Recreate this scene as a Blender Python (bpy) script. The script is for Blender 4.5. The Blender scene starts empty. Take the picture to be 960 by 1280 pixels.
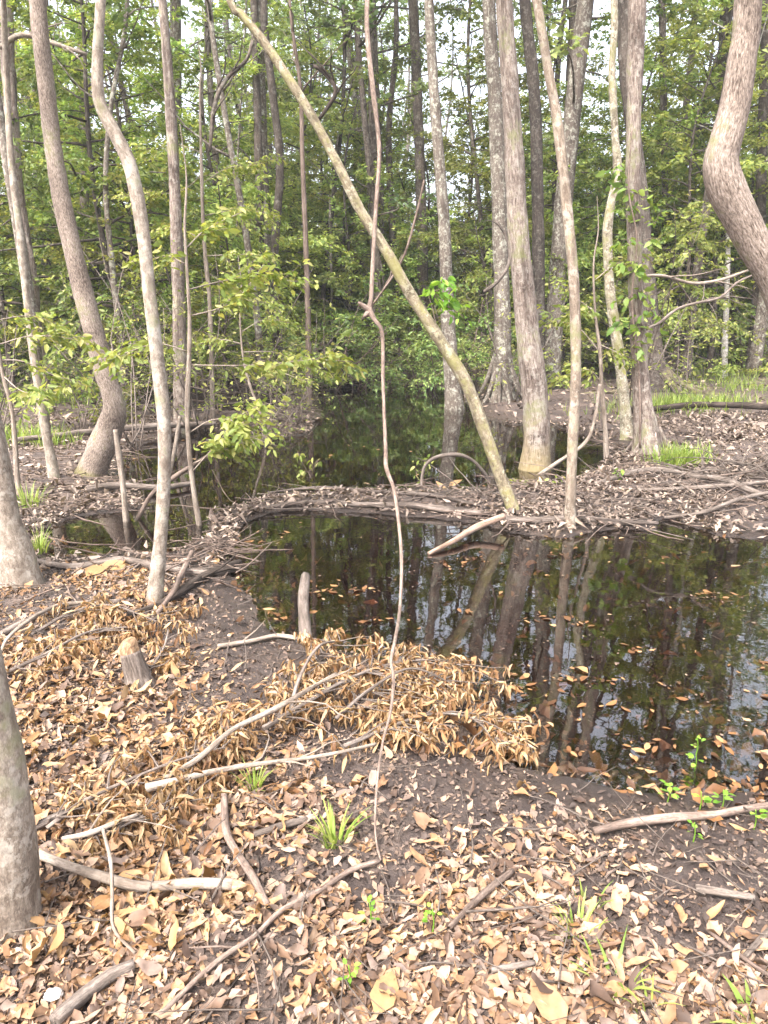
import bpy, math, random
import numpy as np
from mathutils import Vector

R = math.radians
scene = bpy.context.scene
COL = scene.collection
# ------------------------------------------------------------------ camera
F_PX, CX, CY = 928.0, 480.0, 640.0          # focal length and centre in photo pixels (960 x 1280)
CZ, PITCH = 1.65, R(15.0)
cam = bpy.data.cameras.new('camera'); camo = bpy.data.objects.new('camera', cam); COL.objects.link(camo)
camo.location = (0, 0, CZ); camo.rotation_euler = (R(90) - PITCH, 0, 0)
cam.sensor_fit = 'VERTICAL'; cam.sensor_height = 36.0; cam.lens = F_PX / 1280 * 36.0
cam.clip_start = 0.05; cam.clip_end = 600
scene.camera = camo
cp, sp = math.cos(PITCH), math.sin(PITCH)

def ray(px, py):
    u, v = (px - CX) / F_PX, -(py - CY) / F_PX
    return np.array([u, cp + v * sp, -sp + v * cp])
def G(px, py, z=0.1):                       # photo pixel -> point on the level z
    d = ray(px, py); t = (z - CZ) / d[2]
    return np.array([0, 0, CZ]) + d * t
def D(px, py, Y):                           # photo pixel -> point at the distance Y, and its depth
    d = ray(px, py); t = Y / d[1]
    return np.array([0, 0, CZ]) + d * t, t

# ------------------------------------------------------------------ noise
def _h(i, j, s):
    v = np.sin(i * 127.1 + j * 311.7 + s * 74.7) * 43758.5453
    return v - np.floor(v)
def vnoise(x, y, s=0):
    x = np.asarray(x, float); y = np.asarray(y, float)
    i, j = np.floor(x), np.floor(y); a, b = x - i, y - j
    a = a * a * (3 - 2 * a); b = b * b * (3 - 2 * b)
    return (_h(i, j, s) * (1 - a) + _h(i + 1, j, s) * a) * (1 - b) + (_h(i, j + 1, s) * (1 - a) + _h(i + 1, j + 1, s) * a) * b
def fbm(x, y, s=0, o=4):
    r, a, t = 0, 1.0, 0
    for k in range(o):
        r = r + a * vnoise(x * 2 ** k, y * 2 ** k, s + k * 13); t += a; a *= .5
    return r / t
def sstep(a, b, x):
    t = np.clip((np.asarray(x, float) - a) / (b - a), 0, 1); return t * t * (3 - 2 * t)

# ------------------------------------------------------------------ terrain
POOL_FRONT = [(285,690),(300,735),(330,772),(365,803),(420,812),(470,822),(545,835),(592,865),(606,905),(622,945),(660,968),
              (720,976),(790,984),(860,990),(960,985),(995,940),(1003,860),(1008,780),(1012,730),(1005,700),(985,684),(960,673),
              (905,668),(850,655),(838,640),(815,650),(812,662),(760,662),(700,674),(640,668),(600,654),(540,647),(470,642),(400,639),(345,640),(312,652)]
POOL_BACK = [(396,487),(430,482),(475,480),(530,484),(560,489),(585,505),(600,522),(640,532),(690,532),(735,545),(758,565),(748,588),(700,604),
             (640,607),(560,611),(520,610),(460,612),(400,617),(340,625),(300,633),(264,642),(258,675),(205,692),(130,694),(72,694),(58,660),
             (110,643),(190,634),(172,612),(150,594),(160,562),(225,541),(310,537),(340,548),(380,545),(402,528),(400,505)]
def poly_world(P): return np.array([G(x, y, 0.0)[:2] for x, y in P])
POLYS = [poly_world(POOL_FRONT), poly_world(POOL_BACK)]
def sdf(x, y):                              # metres to the shore: positive on land, negative in the water
    x = np.asarray(x, float).ravel(); y = np.asarray(y, float).ravel()
    x = x + .16 * (fbm(x * 2.2, y * 2.2, 5, 3) - .5); y = y + .22 * (fbm(x * 2.2, y * 2.2, 9, 3) - .5)
    best = np.full(x.shape, 1e9)
    for P in POLYS:
        d = np.full(x.shape, 1e9); ins = np.zeros(x.shape, bool)
        for k in range(len(P)):
            a, b = P[k], P[(k + 1) % len(P)]
            e = b - a; L2 = max(e @ e, 1e-9)
            t = np.clip(((x - a[0]) * e[0] + (y - a[1]) * e[1]) / L2, 0, 1)
            d = np.minimum(d, np.hypot(x - a[0] - t * e[0], y - a[1] - t * e[1]))
            if a[1] != b[1]:
                c = ((a[1] > y) != (b[1] > y)) & (x < (b[0] - a[0]) * (y - a[1]) / (b[1] - a[1]) + a[0]); ins ^= c
        best = np.minimum(best, np.where(ins, -d, d))
    return best
def height(x, y, s=None):
    x = np.asarray(x, float).ravel(); y = np.asarray(y, float).ravel()
    if s is None: s = sdf(x, y)
    land = .012 + .13 * (1 - np.exp(-np.maximum(s, 0) / 1.5))
    n = (fbm(x * 1.3, y * 1.3, 1, 4) - .5) * .16 + (fbm(x * 6, y * 6, 3, 3) - .5) * .05
    land = land + n * sstep(0, .9, s) + .012 * (fbm(x * 14, y * 14, 21, 2) - .5) * sstep(0, .2, s)
    land = land + .25 * sstep(17, 40, y) + .22 * sstep(10, 20, y) * sstep(3, 9, x)
    bed = -.55 * (1 - np.exp(np.minimum(s, 0) / 1.15)) + .05 * (fbm(x * 3, y * 3, 8, 3) - .5) * sstep(0, .5, -s)
    return np.where(s > 0, land, bed)
def H(x, y): return float(height([x], [y])[0])
def GH(px, py):                             # photo pixel -> point on the ground
    z = .1
    for _ in range(3):
        p = G(px, py, z); z = max(H(p[0], p[1]), 0.0)
    return np.array([p[0], p[1], z])

# ------------------------------------------------------------------ mesh buffers
class Buf:
    def __init__(s): s.V, s.F, s.M, s.B, s.n = [], [], [], [], 0
    def add(s, V, Fs, mi=0, bco=None):
        V = np.asarray(V, np.float32).reshape(-1, 3)
        if len(V) == 0: return
        for Fq in Fs:
            Fq = np.asarray(Fq, np.int64)
            if len(Fq): s.F.append(Fq + s.n); s.M.append((len(Fq), mi))
        s.B.append(np.zeros((len(V), 3), np.float32) if bco is None else np.asarray(bco, np.float32))
        s.V.append(V); s.n += len(V)
    def build(s, name, mats, parent=None, smooth=True):
        me = bpy.data.meshes.new(name)
        V = np.concatenate(s.V); me.vertices.add(len(V)); me.vertices.foreach_set('co', V.ravel())
        li = np.concatenate([f.ravel() for f in s.F]); cnt = np.concatenate([np.full(len(f), f.shape[1]) for f in s.F])
        me.loops.add(len(li)); me.loops.foreach_set('vertex_index', li.astype(np.int32))
        me.polygons.add(len(cnt)); st = np.concatenate([[0], np.cumsum(cnt)[:-1]]).astype(np.int32)
        me.polygons.foreach_set('loop_start', st)
        me.polygons.foreach_set('material_index', np.concatenate([np.full(n, m) for n, m in s.M]).astype(np.int32))
        me.polygons.foreach_set('use_smooth', np.full(len(cnt), smooth))
        at = me.attributes.new('bco', 'FLOAT_VECTOR', 'POINT'); at.data.foreach_set('vector', np.concatenate(s.B).ravel())
        me.update(calc_edges=True)
        for m in (mats if isinstance(mats, (list, tuple)) else [mats]): me.materials.append(m)
        o = bpy.data.objects.new(name, me); COL.objects.link(o)
        if parent is not None: o.parent = parent
        return o
def tag(o, label=None, cat=None, group=None, kind=None):
    if label: o['label'] = label
    if cat: o['category'] = cat
    if group: o['group'] = group
    if kind: o['kind'] = kind
    return o
def empty(name, loc, label, cat, group=None):
    o = bpy.data.objects.new(name, None); COL.objects.link(o); o.location = tuple(float(v) for v in loc)
    o.empty_display_size = .2
    return tag(o, label, cat, group)
def dup(root, loc, rz, sc=1.0, label=None, tilt=(0, 0)):
    r = root.copy(); COL.objects.link(r); r.location = loc; r.rotation_euler = (tilt[0], tilt[1], rz); r.scale = (sc, sc, sc)
    if label: r['label'] = label
    for ch in root.children:
        c = ch.copy(); COL.objects.link(c); c.parent = r
        for g in ch.children:
            d = g.copy(); COL.objects.link(d); d.parent = c
    return r

def resample(P, Rd, step):
    P = np.asarray(P, float); Rd = np.asarray(Rd, float)
    if len(P) < 3:
        k = max(2, int(np.linalg.norm(P[-1] - P[0]) / step) + 1); t = np.linspace(0, 1, k)[:, None]
        return P[0] * (1 - t) + P[-1] * t, Rd[0] * (1 - t[:, 0]) + Rd[-1] * t[:, 0]
    Q = np.vstack([2 * P[0] - P[1], P, 2 * P[-1] - P[-2]]); out, ro = [], []
    for i in range(len(P) - 1):
        a, b, c, d = Q[i], Q[i + 1], Q[i + 2], Q[i + 3]
        k = max(1, int(math.ceil(np.linalg.norm(c - b) / step))); t = (np.arange(k) / k)[:, None]
        out.append(.5 * (2 * b + (c - a) * t + (2 * a - 5 * b + 4 * c - d) * t ** 2 + (3 * b - a - 3 * c + d) * t ** 3))
        ro.append(Rd[i] + (Rd[i + 1] - Rd[i]) * t[:, 0])
    return np.vstack(out + [P[-1:]]), np.concatenate(ro + [Rd[-1:]])

def tube(buf, P, Rd, sides=6, mi=0, step=None, rough=0.0, seed=0, flare=None, cap=True, lump=0.0):
    """flare = (height, extra radius, lobes) at the start of the tube"""
    if step: P, Rd = resample(P, Rd, step)
    P = np.asarray(P, float); Rd = np.asarray(Rd, float).copy(); n = len(P)
    T = np.gradient(P, axis=0); T /= np.linalg.norm(T, axis=1)[:, None] + 1e-9
    ref = np.array([1.0, 0, 0]) if abs(T[0][0]) < .8 else np.array([0, 1.0, 0])
    u = np.zeros((n, 3)); a = ref - T[0] * (ref @ T[0]); u[0] = a / np.linalg.norm(a)
    for i in range(1, n):
        a = u[i - 1] - T[i] * (u[i - 1] @ T[i]); u[i] = a / (np.linalg.norm(a) + 1e-9)
    w = np.cross(T, u)
    S = np.concatenate([[0], np.cumsum(np.linalg.norm(np.diff(P, axis=0), axis=1))])
    th = np.arange(sides) / sides * 2 * math.pi
    c, s_ = np.cos(th), np.sin(th)
    rr = np.repeat(Rd[:, None], sides, 1)
    if lump: rr *= 1 + lump * (vnoise(S * 3.1 / max(.1, lump * 6), S * 0 + 3, seed)[:, None] - .5) * 2
    if rough:
        rr *= 1 + rough * (vnoise(c[None] * 2.3 + 7 + seed, S[:, None] * 4.0 + s_[None] * 2.3, seed) - .5) * 2
    if flare:
        fh, fe, fl = flare
        k = np.exp(-S / fh)[:, None]
        lob = .55 + .45 * np.cos(th * fl + seed + .6 * np.sin(th * 2 + seed)) if fl else 1
        rr = rr * (1 + fe * k * k * lob + .25 * fe * k)
    V = P[:, None] + rr[..., None] * (c[None, :, None] * u[:, None] + s_[None, :, None] * w[:, None])
    r0 = np.maximum(Rd, Rd.max() * .6)
    B = np.stack([c[None] * r0[:, None], s_[None] * r0[:, None], np.repeat(S[:, None], sides, 1) + seed * 3.7], -1)
    V = V.reshape(-1, 3); B = B.reshape(-1, 3)
    i = np.arange(n - 1)[:, None] * sides; j = np.arange(sides)[None]; j2 = (j + 1) % sides
    Q = np.stack([i + j, i + j2, i + sides + j2, i + sides + j], -1).reshape(-1, 4)
    Fs = [Q]
    if cap:
        V = np.vstack([V, P[:1], P[-1:]]); B = np.vstack([B, B[:1], B[-1:]]); k = n * sides
        jj = np.arange(sides); j3 = (jj + 1) % sides; e = (n - 1) * sides
        Fs.append(np.vstack([np.stack([j3, jj, np.full(sides, k)], -1), np.stack([e + jj, e + j3, np.full(sides, k + 1)], -1)]))
    buf.add(V, Fs, mi, B)
    return P, Rd

def nrm(a): return a / (np.linalg.norm(a, axis=-1, keepdims=True) + 1e-9)
def leaves(buf, P, Dv, N, L, W, fold=.15, curl=.2, mi=0, fine=False, jit=0., rg=None):
    """many leaves at once: base points P, directions Dv, normals N, lengths L, widths W"""
    P = np.asarray(P, float); n = len(P)
    if n == 0: return
    Dv = nrm(np.asarray(Dv, float)); N = np.asarray(N, float); S = nrm(np.cross(Dv, N)); N = np.cross(S, Dv)
    L = np.broadcast_to(L, n)[:, None]; W = np.broadcast_to(W, n)[:, None]; curl = np.broadcast_to(curl, n)[:, None]; fold = np.broadcast_to(fold, n)[:, None]
    b = np.arange(n)[:, None]
    if not fine:
        V = np.stack([P, P + Dv * L * .42 + S * W * .5 + N * fold * W, P + Dv * L - N * curl * L, P + Dv * L * .42 - S * W * .5 + N * fold * W], 1)
        buf.add(V.reshape(-1, 3), [np.vstack([b * 4 + [[0, 1, 2]], b * 4 + [[0, 2, 3]]])], mi)
    else:
        if fine is True: ts, ws = [0, .28, .64, 1], [0, .92, .84, 0]
        else: ts, ws = [0, .12, .32, .56, .78, .92, 1], [0, .46, .9, 1.0, .74, .34, 0]   # close to the eye: a rounder outline
        k = len(ts); cols = []; bend = 0.0 if rg is None else rg.normal(0, .10, (n, 1))
        for q in range(k):
            t = ts[q]; m = P + Dv * L * t - N * curl * L * t * t + S * bend * L * 4 * t * (1 - t)
            if q in (0, k - 1): cols.append(m); continue
            wl = wr_ = W * .5 * ws[q]
            if jit: wl = wl * (1 + rg.normal(0, jit * 4, (n, 1))); wr_ = wr_ * (1 + rg.normal(0, jit * 4, (n, 1))); m = m + N * rg.normal(0, jit, (n, 1)) * L
            fl, fr_ = (fold, fold) if rg is None else (fold + rg.normal(0, .12, (n, 1)), fold + rg.normal(0, .12, (n, 1)))
            cols += [m - S * wl + N * fl * W, m, m + S * wr_ + N * fr_ * W]
        V = np.stack(cols, 1); nv = V.shape[1]; e = nv - 1; last = e - 3
        T3 = np.vstack([b * nv + [f] for f in ([0, 2, 1], [0, 3, 2], [last, last + 1, e], [last + 1, last + 2, e])])
        Q4 = np.vstack([b * nv + [[a0, a0 + 1, a0 + 4, a0 + 3]] for q in range(k - 3) for a0 in (1 + 3 * q, 2 + 3 * q)])
        buf.add(V.reshape(-1, 3), [T3, Q4], mi)

# ------------------------------------------------------------------ materials
def new_mat(name):
    m = bpy.data.materials.new(name); m.use_nodes = True; nt = m.node_tree; nt.nodes.clear()
    return m, nt, nt.nodes.new, nt.links.new
def ramp(nt, stops, interp='LINEAR', k=1.0):
    r = nt.nodes.new('ShaderNodeValToRGB'); r.color_ramp.interpolation = interp
    e = r.color_ramp.elements
    while len(e) < len(stops): e.new(.5)
    for q, (p, c) in enumerate(stops): e[q].position = p; e[q].color = (*[v * k for v in c], 1)
    return r
def leaf_mat(name, stops, trans=.35, rough=.5, objvar=.5, tcol=1.25, spec=.35, blotch=0.0):
    m, nt, N, Lk = new_mat(name)
    g = N('ShaderNodeNewGeometry'); oi = N('ShaderNodeObjectInfo'); r = ramp(nt, stops, k=.76 if name.startswith('litter') else 1.0)
    Lk(g.outputs['Random Per Island'], r.inputs[0])
    hs = N('ShaderNodeHueSaturation'); Lk(r.outputs[0], hs.inputs['Color'])
    mp = N('ShaderNodeMapRange'); mp.inputs[3].default_value = 1 - objvar * .5; mp.inputs[4].default_value = 1 + objvar * .6
    Lk(oi.outputs['Random'], mp.inputs[0]); Lk(mp.outputs[0], hs.inputs['Value'])
    mh = N('ShaderNodeMapRange'); mh.inputs[3].default_value = .5 - objvar * .05; mh.inputs[4].default_value = .5 + objvar * .035
    ml = N('ShaderNodeMath'); ml.operation = 'FRACT'; m7 = N('ShaderNodeMath'); m7.operation = 'MULTIPLY'; m7.inputs[1].default_value = 7.31
    Lk(oi.outputs['Random'], m7.inputs[0]); Lk(m7.outputs[0], ml.inputs[0]); Lk(ml.outputs[0], mh.inputs[0]); Lk(mh.outputs[0], hs.inputs['Hue'])
    col = hs.outputs[0]
    if blotch:
        tc = N('ShaderNodeTexCoord'); nz = N('ShaderNodeTexNoise'); nz.inputs['Scale'].default_value = 55; nz.inputs['Detail'].default_value = 4
        Lk(tc.outputs['Object'], nz.inputs['Vector']); mr = N('ShaderNodeMapRange'); mr.inputs[1].default_value = .3; mr.inputs[2].default_value = .7
        mr.inputs[3].default_value = 1 - blotch; mr.inputs[4].default_value = 1 + blotch * .4
        Lk(nz.outputs[0], mr.inputs[0]); mx = N('ShaderNodeVectorMath'); mx.operation = 'SCALE'; Lk(col, mx.inputs[0]); Lk(mr.outputs[0], mx.inputs['Scale']); col = mx.outputs[0]
    b = N('ShaderNodeBsdfPrincipled'); b.inputs['Roughness'].default_value = rough; b.inputs['Specular IOR Level'].default_value = spec
    Lk(col, b.inputs['Base Color'])
    t = N('ShaderNodeBsdfTranslucent'); sc = N('ShaderNodeVectorMath'); sc.operation = 'MULTIPLY'; sc.inputs[1].default_value = (tcol, tcol * .95, tcol * .5)
    Lk(col, sc.inputs[0]); Lk(sc.outputs[0], t.inputs['Color'])
    mix = N('ShaderNodeMixShader'); mix.inputs[0].default_value = trans; Lk(b.outputs[0], mix.inputs[1]); Lk(t.outputs[0], mix.inputs[2])
    o = N('ShaderNodeOutputMaterial'); Lk(mix.outputs[0], o.inputs['Surface'])
    return m
def bark_mat(name, dark, mid, light, ridge=60., stretch=.12, bump=.5, moss=0., mossc=(.12, .13, .03), lichen=0., lichc=(.5, .5, .42), objvar=.0, patch=2.5, base=None):
    m, nt, N, Lk = new_mat(name)
    at = N('ShaderNodeAttribute'); at.attribute_name = 'bco'
    mp = N('ShaderNodeMapping'); mp.inputs['Scale'].default_value = (1, 1, stretch); Lk(at.outputs['Vector'], mp.inputs[0])
    n1 = N('ShaderNodeTexNoise'); n1.inputs['Scale'].default_value = ridge; n1.inputs['Detail'].default_value = 6; n1.inputs['Roughness'].default_value = .65; n1.inputs['Distortion'].default_value = .4
    Lk(mp.outputs[0], n1.inputs['Vector'])
    n2 = N('ShaderNodeTexNoise'); n2.inputs['Scale'].default_value = patch; n2.inputs['Detail'].default_value = 5; n2.inputs['Roughness'].default_value = .62; Lk(at.outputs['Vector'], n2.inputs['Vector'])
    n3 = N('ShaderNodeTexNoise'); n3.inputs['Scale'].default_value = patch * 9; n3.inputs['Detail'].default_value = 4; Lk(at.outputs['Vector'], n3.inputs['Vector'])
    mm = N('ShaderNodeMath'); mm.operation = 'MULTIPLY_ADD'; mm.inputs[1].default_value = .62; Lk(n1.outputs[0], mm.inputs[0])
    m2 = N('ShaderNodeMath'); m2.operation = 'MULTIPLY'; m2.inputs[1].default_value = .4; Lk(n2.outputs[0], m2.inputs[0]); Lk(m2.outputs[0], mm.inputs[2])
    r = ramp(nt, [(.39, dark), (.51, mid), (.63, light)], k=.88); lichc = tuple(v * .9 for v in lichc); dark = tuple(v * .85 for v in dark); Lk(mm.outputs[0], r.inputs[0]); col = r.outputs[0]
    n4 = N('ShaderNodeTexNoise'); n4.inputs['Scale'].default_value = 240; n4.inputs['Detail'].default_value = 4; n4.inputs['Roughness'].default_value = .7
    mp4 = N('ShaderNodeMapping'); mp4.inputs['Scale'].default_value = (1, 1, max(.3, stretch)); Lk(at.outputs['Vector'], mp4.inputs[0]); Lk(mp4.outputs[0], n4.inputs['Vector'])
    f4 = N('ShaderNodeMapRange'); f4.inputs[1].default_value = .32; f4.inputs[2].default_value = .68; f4.inputs[3].default_value = .58; f4.inputs[4].default_value = 1.3; Lk(n4.outputs[0], f4.inputs[0])
    v4 = N('ShaderNodeVectorMath'); v4.operation = 'SCALE'; Lk(col, v4.inputs[0]); Lk(f4.outputs[0], v4.inputs['Scale']); col = v4.outputs[0]
    def over(col, fac_src, lo, hi, amt, c2):
        a = N('ShaderNodeMapRange'); a.inputs[1].default_value = lo; a.inputs[2].default_value = hi; a.inputs[4].default_value = amt; Lk(fac_src, a.inputs[0])
        x = N('ShaderNodeMix'); x.data_type = 'RGBA'; Lk(a.outputs[0], x.inputs[0]); Lk(col, x.inputs[6]); x.inputs[7].default_value = (*c2, 1); return x.outputs[2]
    if lichen:
        col = over(col, n3.outputs[0], .54, .60, lichen, lichc)
        n5 = N('ShaderNodeTexNoise'); n5.inputs['Scale'].default_value = patch * 3.2; n5.inputs['Detail'].default_value = 7; n5.inputs['Roughness'].default_value = .7
        ofs = N('ShaderNodeVectorMath'); ofs.inputs[1].default_value = (3.1, 7.7, 1.3); Lk(at.outputs['Vector'], ofs.inputs[0]); Lk(ofs.outputs[0], n5.inputs['Vector'])
        col = over(col, n5.outputs[0], .56, .60, min(1, lichen + .2), tuple(q * 1.08 for q in lichc))
        n6 = N('ShaderNodeTexNoise'); n6.inputs['Scale'].default_value = patch * 4.5; n6.inputs['Detail'].default_value = 6; of6 = N('ShaderNodeVectorMath'); of6.inputs[1].default_value = (13.1, 2.7, 8.3); Lk(mp.outputs[0], of6.inputs[0]); Lk(of6.outputs[0], n6.inputs['Vector'])
        col = over(col, n6.outputs[0], .55, .66, .6, dark)
    if moss:
        ad = N('ShaderNodeMath'); ad.operation = 'MULTIPLY_ADD'; ad.inputs[1].default_value = .35; Lk(n3.outputs[0], ad.inputs[0]); Lk(n2.outputs[0], ad.inputs[2])
        col = over(col, ad.outputs[0], .74 - .14 * moss, .86 - .14 * moss, min(1, .55 + moss * .3), mossc)
    if base:                                # moss that grows on the lowest part of this trunk: (height, start of its length coordinate, colour)
        sx = N('ShaderNodeSeparateXYZ'); Lk(at.outputs['Vector'], sx.inputs[0]); a = N('ShaderNodeMapRange'); a.inputs[1].default_value = base[1] + base[0]; a.inputs[2].default_value = base[1] + base[0] * .25; a.inputs[3].default_value = -.25; a.inputs[4].default_value = .45; Lk(sx.outputs[2], a.inputs[0])
        q = N('ShaderNodeMath'); q.operation = 'ADD'; Lk(a.outputs[0], q.inputs[0]); Lk(n2.outputs[0], q.inputs[1]); col = over(col, q.outputs[0], .5, .85, .8, base[2])
    if objvar:
        oi = N('ShaderNodeObjectInfo'); a = N('ShaderNodeMapRange'); a.inputs[3].default_value = 1 - objvar; a.inputs[4].default_value = 1 + objvar; Lk(oi.outputs['Random'], a.inputs[0])
        h = N('ShaderNodeHueSaturation'); Lk(a.outputs[0], h.inputs['Value']); Lk(col, h.inputs['Color']); col = h.outputs[0]
    b = N('ShaderNodeBsdfPrincipled'); b.inputs['Roughness'].default_value = .88; b.inputs['Specular IOR Level'].default_value = .2; Lk(col, b.inputs['Base Color'])
    if bump:
        bp = N('ShaderNodeBump'); bp.inputs['Strength'].default_value = bump; bp.inputs['Distance'].default_value = .012; Lk(mm.outputs[0], bp.inputs['Height']); Lk(bp.outputs[0], b.inputs['Normal'])
    o = N('ShaderNodeOutputMaterial'); Lk(b.outputs[0], o.inputs['Surface'])
    return m

M = {}
M['bark_smooth'] = bark_mat('bark_smooth', (.13, .10, .078), (.255, .21, .17), (.39, .335, .28), ridge=45, stretch=.45, bump=.35, lichen=.35, lichc=(.41, .375, .325), moss=.12)
M['bark_ridged'] = bark_mat('bark_ridged', (.07, .05, .04), (.235, .185, .153), (.42, .35, .305), ridge=130, stretch=.28, bump=1.0, lichen=0, moss=.1)
M['bark_flaky'] = bark_mat('bark_flaky', (.06, .043, .035), (.18, .137, .115), (.38, .325, .28), ridge=75, stretch=.14, bump=.9, lichen=.3, lichc=(.37, .335, .295), moss=.1)
M['bark_pond'] = bark_mat('bark_pond', (.06, .043, .035), (.20, .155, .13), (.40, .345, .30), ridge=75, stretch=.14, bump=.9, lichen=.3, lichc=(.37, .335, .295), moss=.1, base=(1.1, 18 * 3.7, (.24, .19, .09)))
M['bark_elbow'] = bark_mat('bark_elbow', (.07, .05, .04), (.235, .185, .153), (.42, .35, .305), ridge=130, stretch=.28, bump=1.0, lichen=0, moss=.1, base=(.3, 11 * 3.7, (.16, .15, .04)))
M['bark_tan'] = bark_mat('bark_tan', (.12, .09, .068), (.25, .195, .15), (.38, .315, .25), ridge=40, stretch=.3, bump=.35, lichen=.35, lichc=(.42, .38, .32), moss=.2)
M['bark_root'] = bark_mat('bark_root', (.05, .04, .025), (.13, .105, .07), (.24, .20, .145), ridge=40, stretch=.3, bump=.5, moss=.5, mossc=(.10, .105, .03))
M['root_soil'] = bark_mat('root_soil', (.010, .007, .006), (.026, .019, .015), (.06, .045, .036), ridge=25, stretch=1, bump=1.0)
M['bark_mossy'] = bark_mat('bark_mossy', (.10, .078, .05), (.235, .19, .13), (.37, .315, .23), ridge=30, stretch=.4, bump=.35, moss=.45, mossc=(.19, .175, .05), lichen=.4, lichc=(.47, .44, .33), patch=3.5)
M['bark_mottled'] = bark_mat('bark_mottled', (.11, .09, .06), (.31, .26, .19), (.5, .46, .37), ridge=25, stretch=.6, bump=.4, lichen=.8, lichc=(.46, .435, .35), moss=.4, mossc=(.16, .15, .04), patch=4)
M['bark_grey'] = bark_mat('bark_grey', (.06, .046, .037), (.14, .112, .092), (.23, .195, .165), ridge=70, stretch=.1, bump=.6, lichen=.3, objvar=.12)
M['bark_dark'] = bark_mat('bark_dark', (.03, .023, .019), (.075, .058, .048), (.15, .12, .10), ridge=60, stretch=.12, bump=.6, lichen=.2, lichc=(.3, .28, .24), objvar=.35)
M['bark_birch'] = bark_mat('bark_birch', (.14, .12, .10), (.45, .42, .38), (.62, .60, .56), ridge=20, stretch=2.5, bump=.2, lichen=.3, lichc=(.2, .18, .15))
M['bark_vine'] = bark_mat('bark_vine', (.08, .055, .043), (.175, .128, .104), (.27, .21, .175), ridge=60, stretch=.3, bump=.4)
M['wood_pale'] = bark_mat('wood_pale', (.11, .083, .064), (.25, .20, .162), (.39, .33, .28), ridge=70, stretch=.12, bump=.3, lichen=.15, lichc=(.38, .33, .28))
M['wood_grey'] = bark_mat('wood_grey', (.06, .046, .038), (.145, .115, .097), (.25, .21, .185), ridge=70, stretch=.1, bump=.5, objvar=.2)
M['wood_brown'] = bark_mat('wood_brown', (.065, .046, .037), (.155, .113, .092), (.27, .21, .175), ridge=60, stretch=.1, bump=.5, objvar=.15)
M['wood_log'] = bark_mat('wood_log', (.035, .027, .023), (.10, .078, .066), (.25, .205, .18), ridge=40, stretch=.1, bump=.8)
M['wood_dark'] = bark_mat('wood_dark', (.018, .013, .011), (.048, .036, .029), (.11, .085, .07), ridge=50, stretch=.1, bump=.6)
M['wood_gnawed'] = bark_mat('wood_gnawed', (.13, .08, .05), (.30, .19, .11), (.43, .33, .235), ridge=60, stretch=.25, bump=.5)
M['wood_red'] = bark_mat('wood_red', (.14, .085, .06), (.30, .20, .15), (.42, .31, .25), ridge=50, stretch=.1, bump=.4)

GREEN = [(0, (.09, .135, .03)), (.35, (.165, .23, .056)), (.7, (.245, .30, .075)), (1, (.335, .37, .11))]
M['leaf_under'] = leaf_mat('leaf_under', GREEN, trans=.5, objvar=.7)
M['leaf_canopy'] = leaf_mat('leaf_canopy', [(0, (.085, .13, .042)), (.5, (.155, .225, .07)), (1, (.24, .31, .115))], trans=.45, objvar=.6)
M['leaf_bright'] = leaf_mat('leaf_bright', [(0, (.12, .17, .035)), (.5, (.22, .27, .06)), (.85, (.33, .35, .10)), (1, (.42, .38, .16))], trans=.45, objvar=.15, tcol=1.3)
M['leaf_fresh'] = leaf_mat('leaf_fresh', [(0, (.08, .19, .02)), (.5, (.14, .28, .03)), (1, (.24, .38, .06))], trans=.45, objvar=.1, tcol=1.3)
M['leaf_shrub'] = leaf_mat('leaf_shrub', [(0, (.085, .13, .033)), (.5, (.18, .25, .068)), (1, (.30, .345, .11))], trans=.35, objvar=.6)
M['leaf_far'] = leaf_mat('leaf_far', [(0, (.08, .12, .05)), (.5, (.14, .20, .085)), (1, (.22, .28, .13))], trans=.4, objvar=0)
M['leaf_vine'] = leaf_mat('leaf_vine', [(0, (.09, .16, .03)), (.5, (.17, .25, .05)), (1, (.28, .34, .09))], trans=.45, objvar=.1)
M['grass'] = leaf_mat('grass', [(0, (.11, .18, .03)), (.5, (.21, .29, .055)), (1, (.34, .38, .11))], trans=.4, objvar=.1)
M['litter'] = leaf_mat('litter', [(0, (.07, .042, .03)), (.2, (.15, .092, .063)), (.38, (.25, .145, .085)), (.52, (.37, .205, .10)), (.66, (.42, .26, .15)), (.78, (.45, .315, .22)), (.88, (.32, .225, .175)), (1, (.18, .13, .108))], trans=.15, objvar=0, rough=.6, blotch=.3, tcol=1.0)
M['litter_grey'] = leaf_mat('litter_grey', [(0, (.06, .04, .032)), (.25, (.14, .097, .076)), (.5, (.27, .205, .165)), (.8, (.38, .30, .25)), (1, (.46, .34, .25))], trans=.1, objvar=0, rough=.65, blotch=.3, tcol=1.0)
M['litter_gold'] = leaf_mat('litter_gold', [(0, (.16, .072, .03)), (.3, (.33, .18, .078)), (.6, (.44, .27, .13)), (.85, (.53, .365, .21)), (1, (.39, .265, .165))], trans=.25, objvar=0, rough=.55, blotch=.2, tcol=1.0)
M['litter_wet'] = leaf_mat('litter_wet', [(0, (.06, .028, .014)), (.4, (.16, .075, .032)), (.75, (.30, .15, .06)), (1, (.42, .27, .13))], trans=.1, objvar=0, rough=.3, blotch=.25, tcol=1.0, spec=.5)

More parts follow.
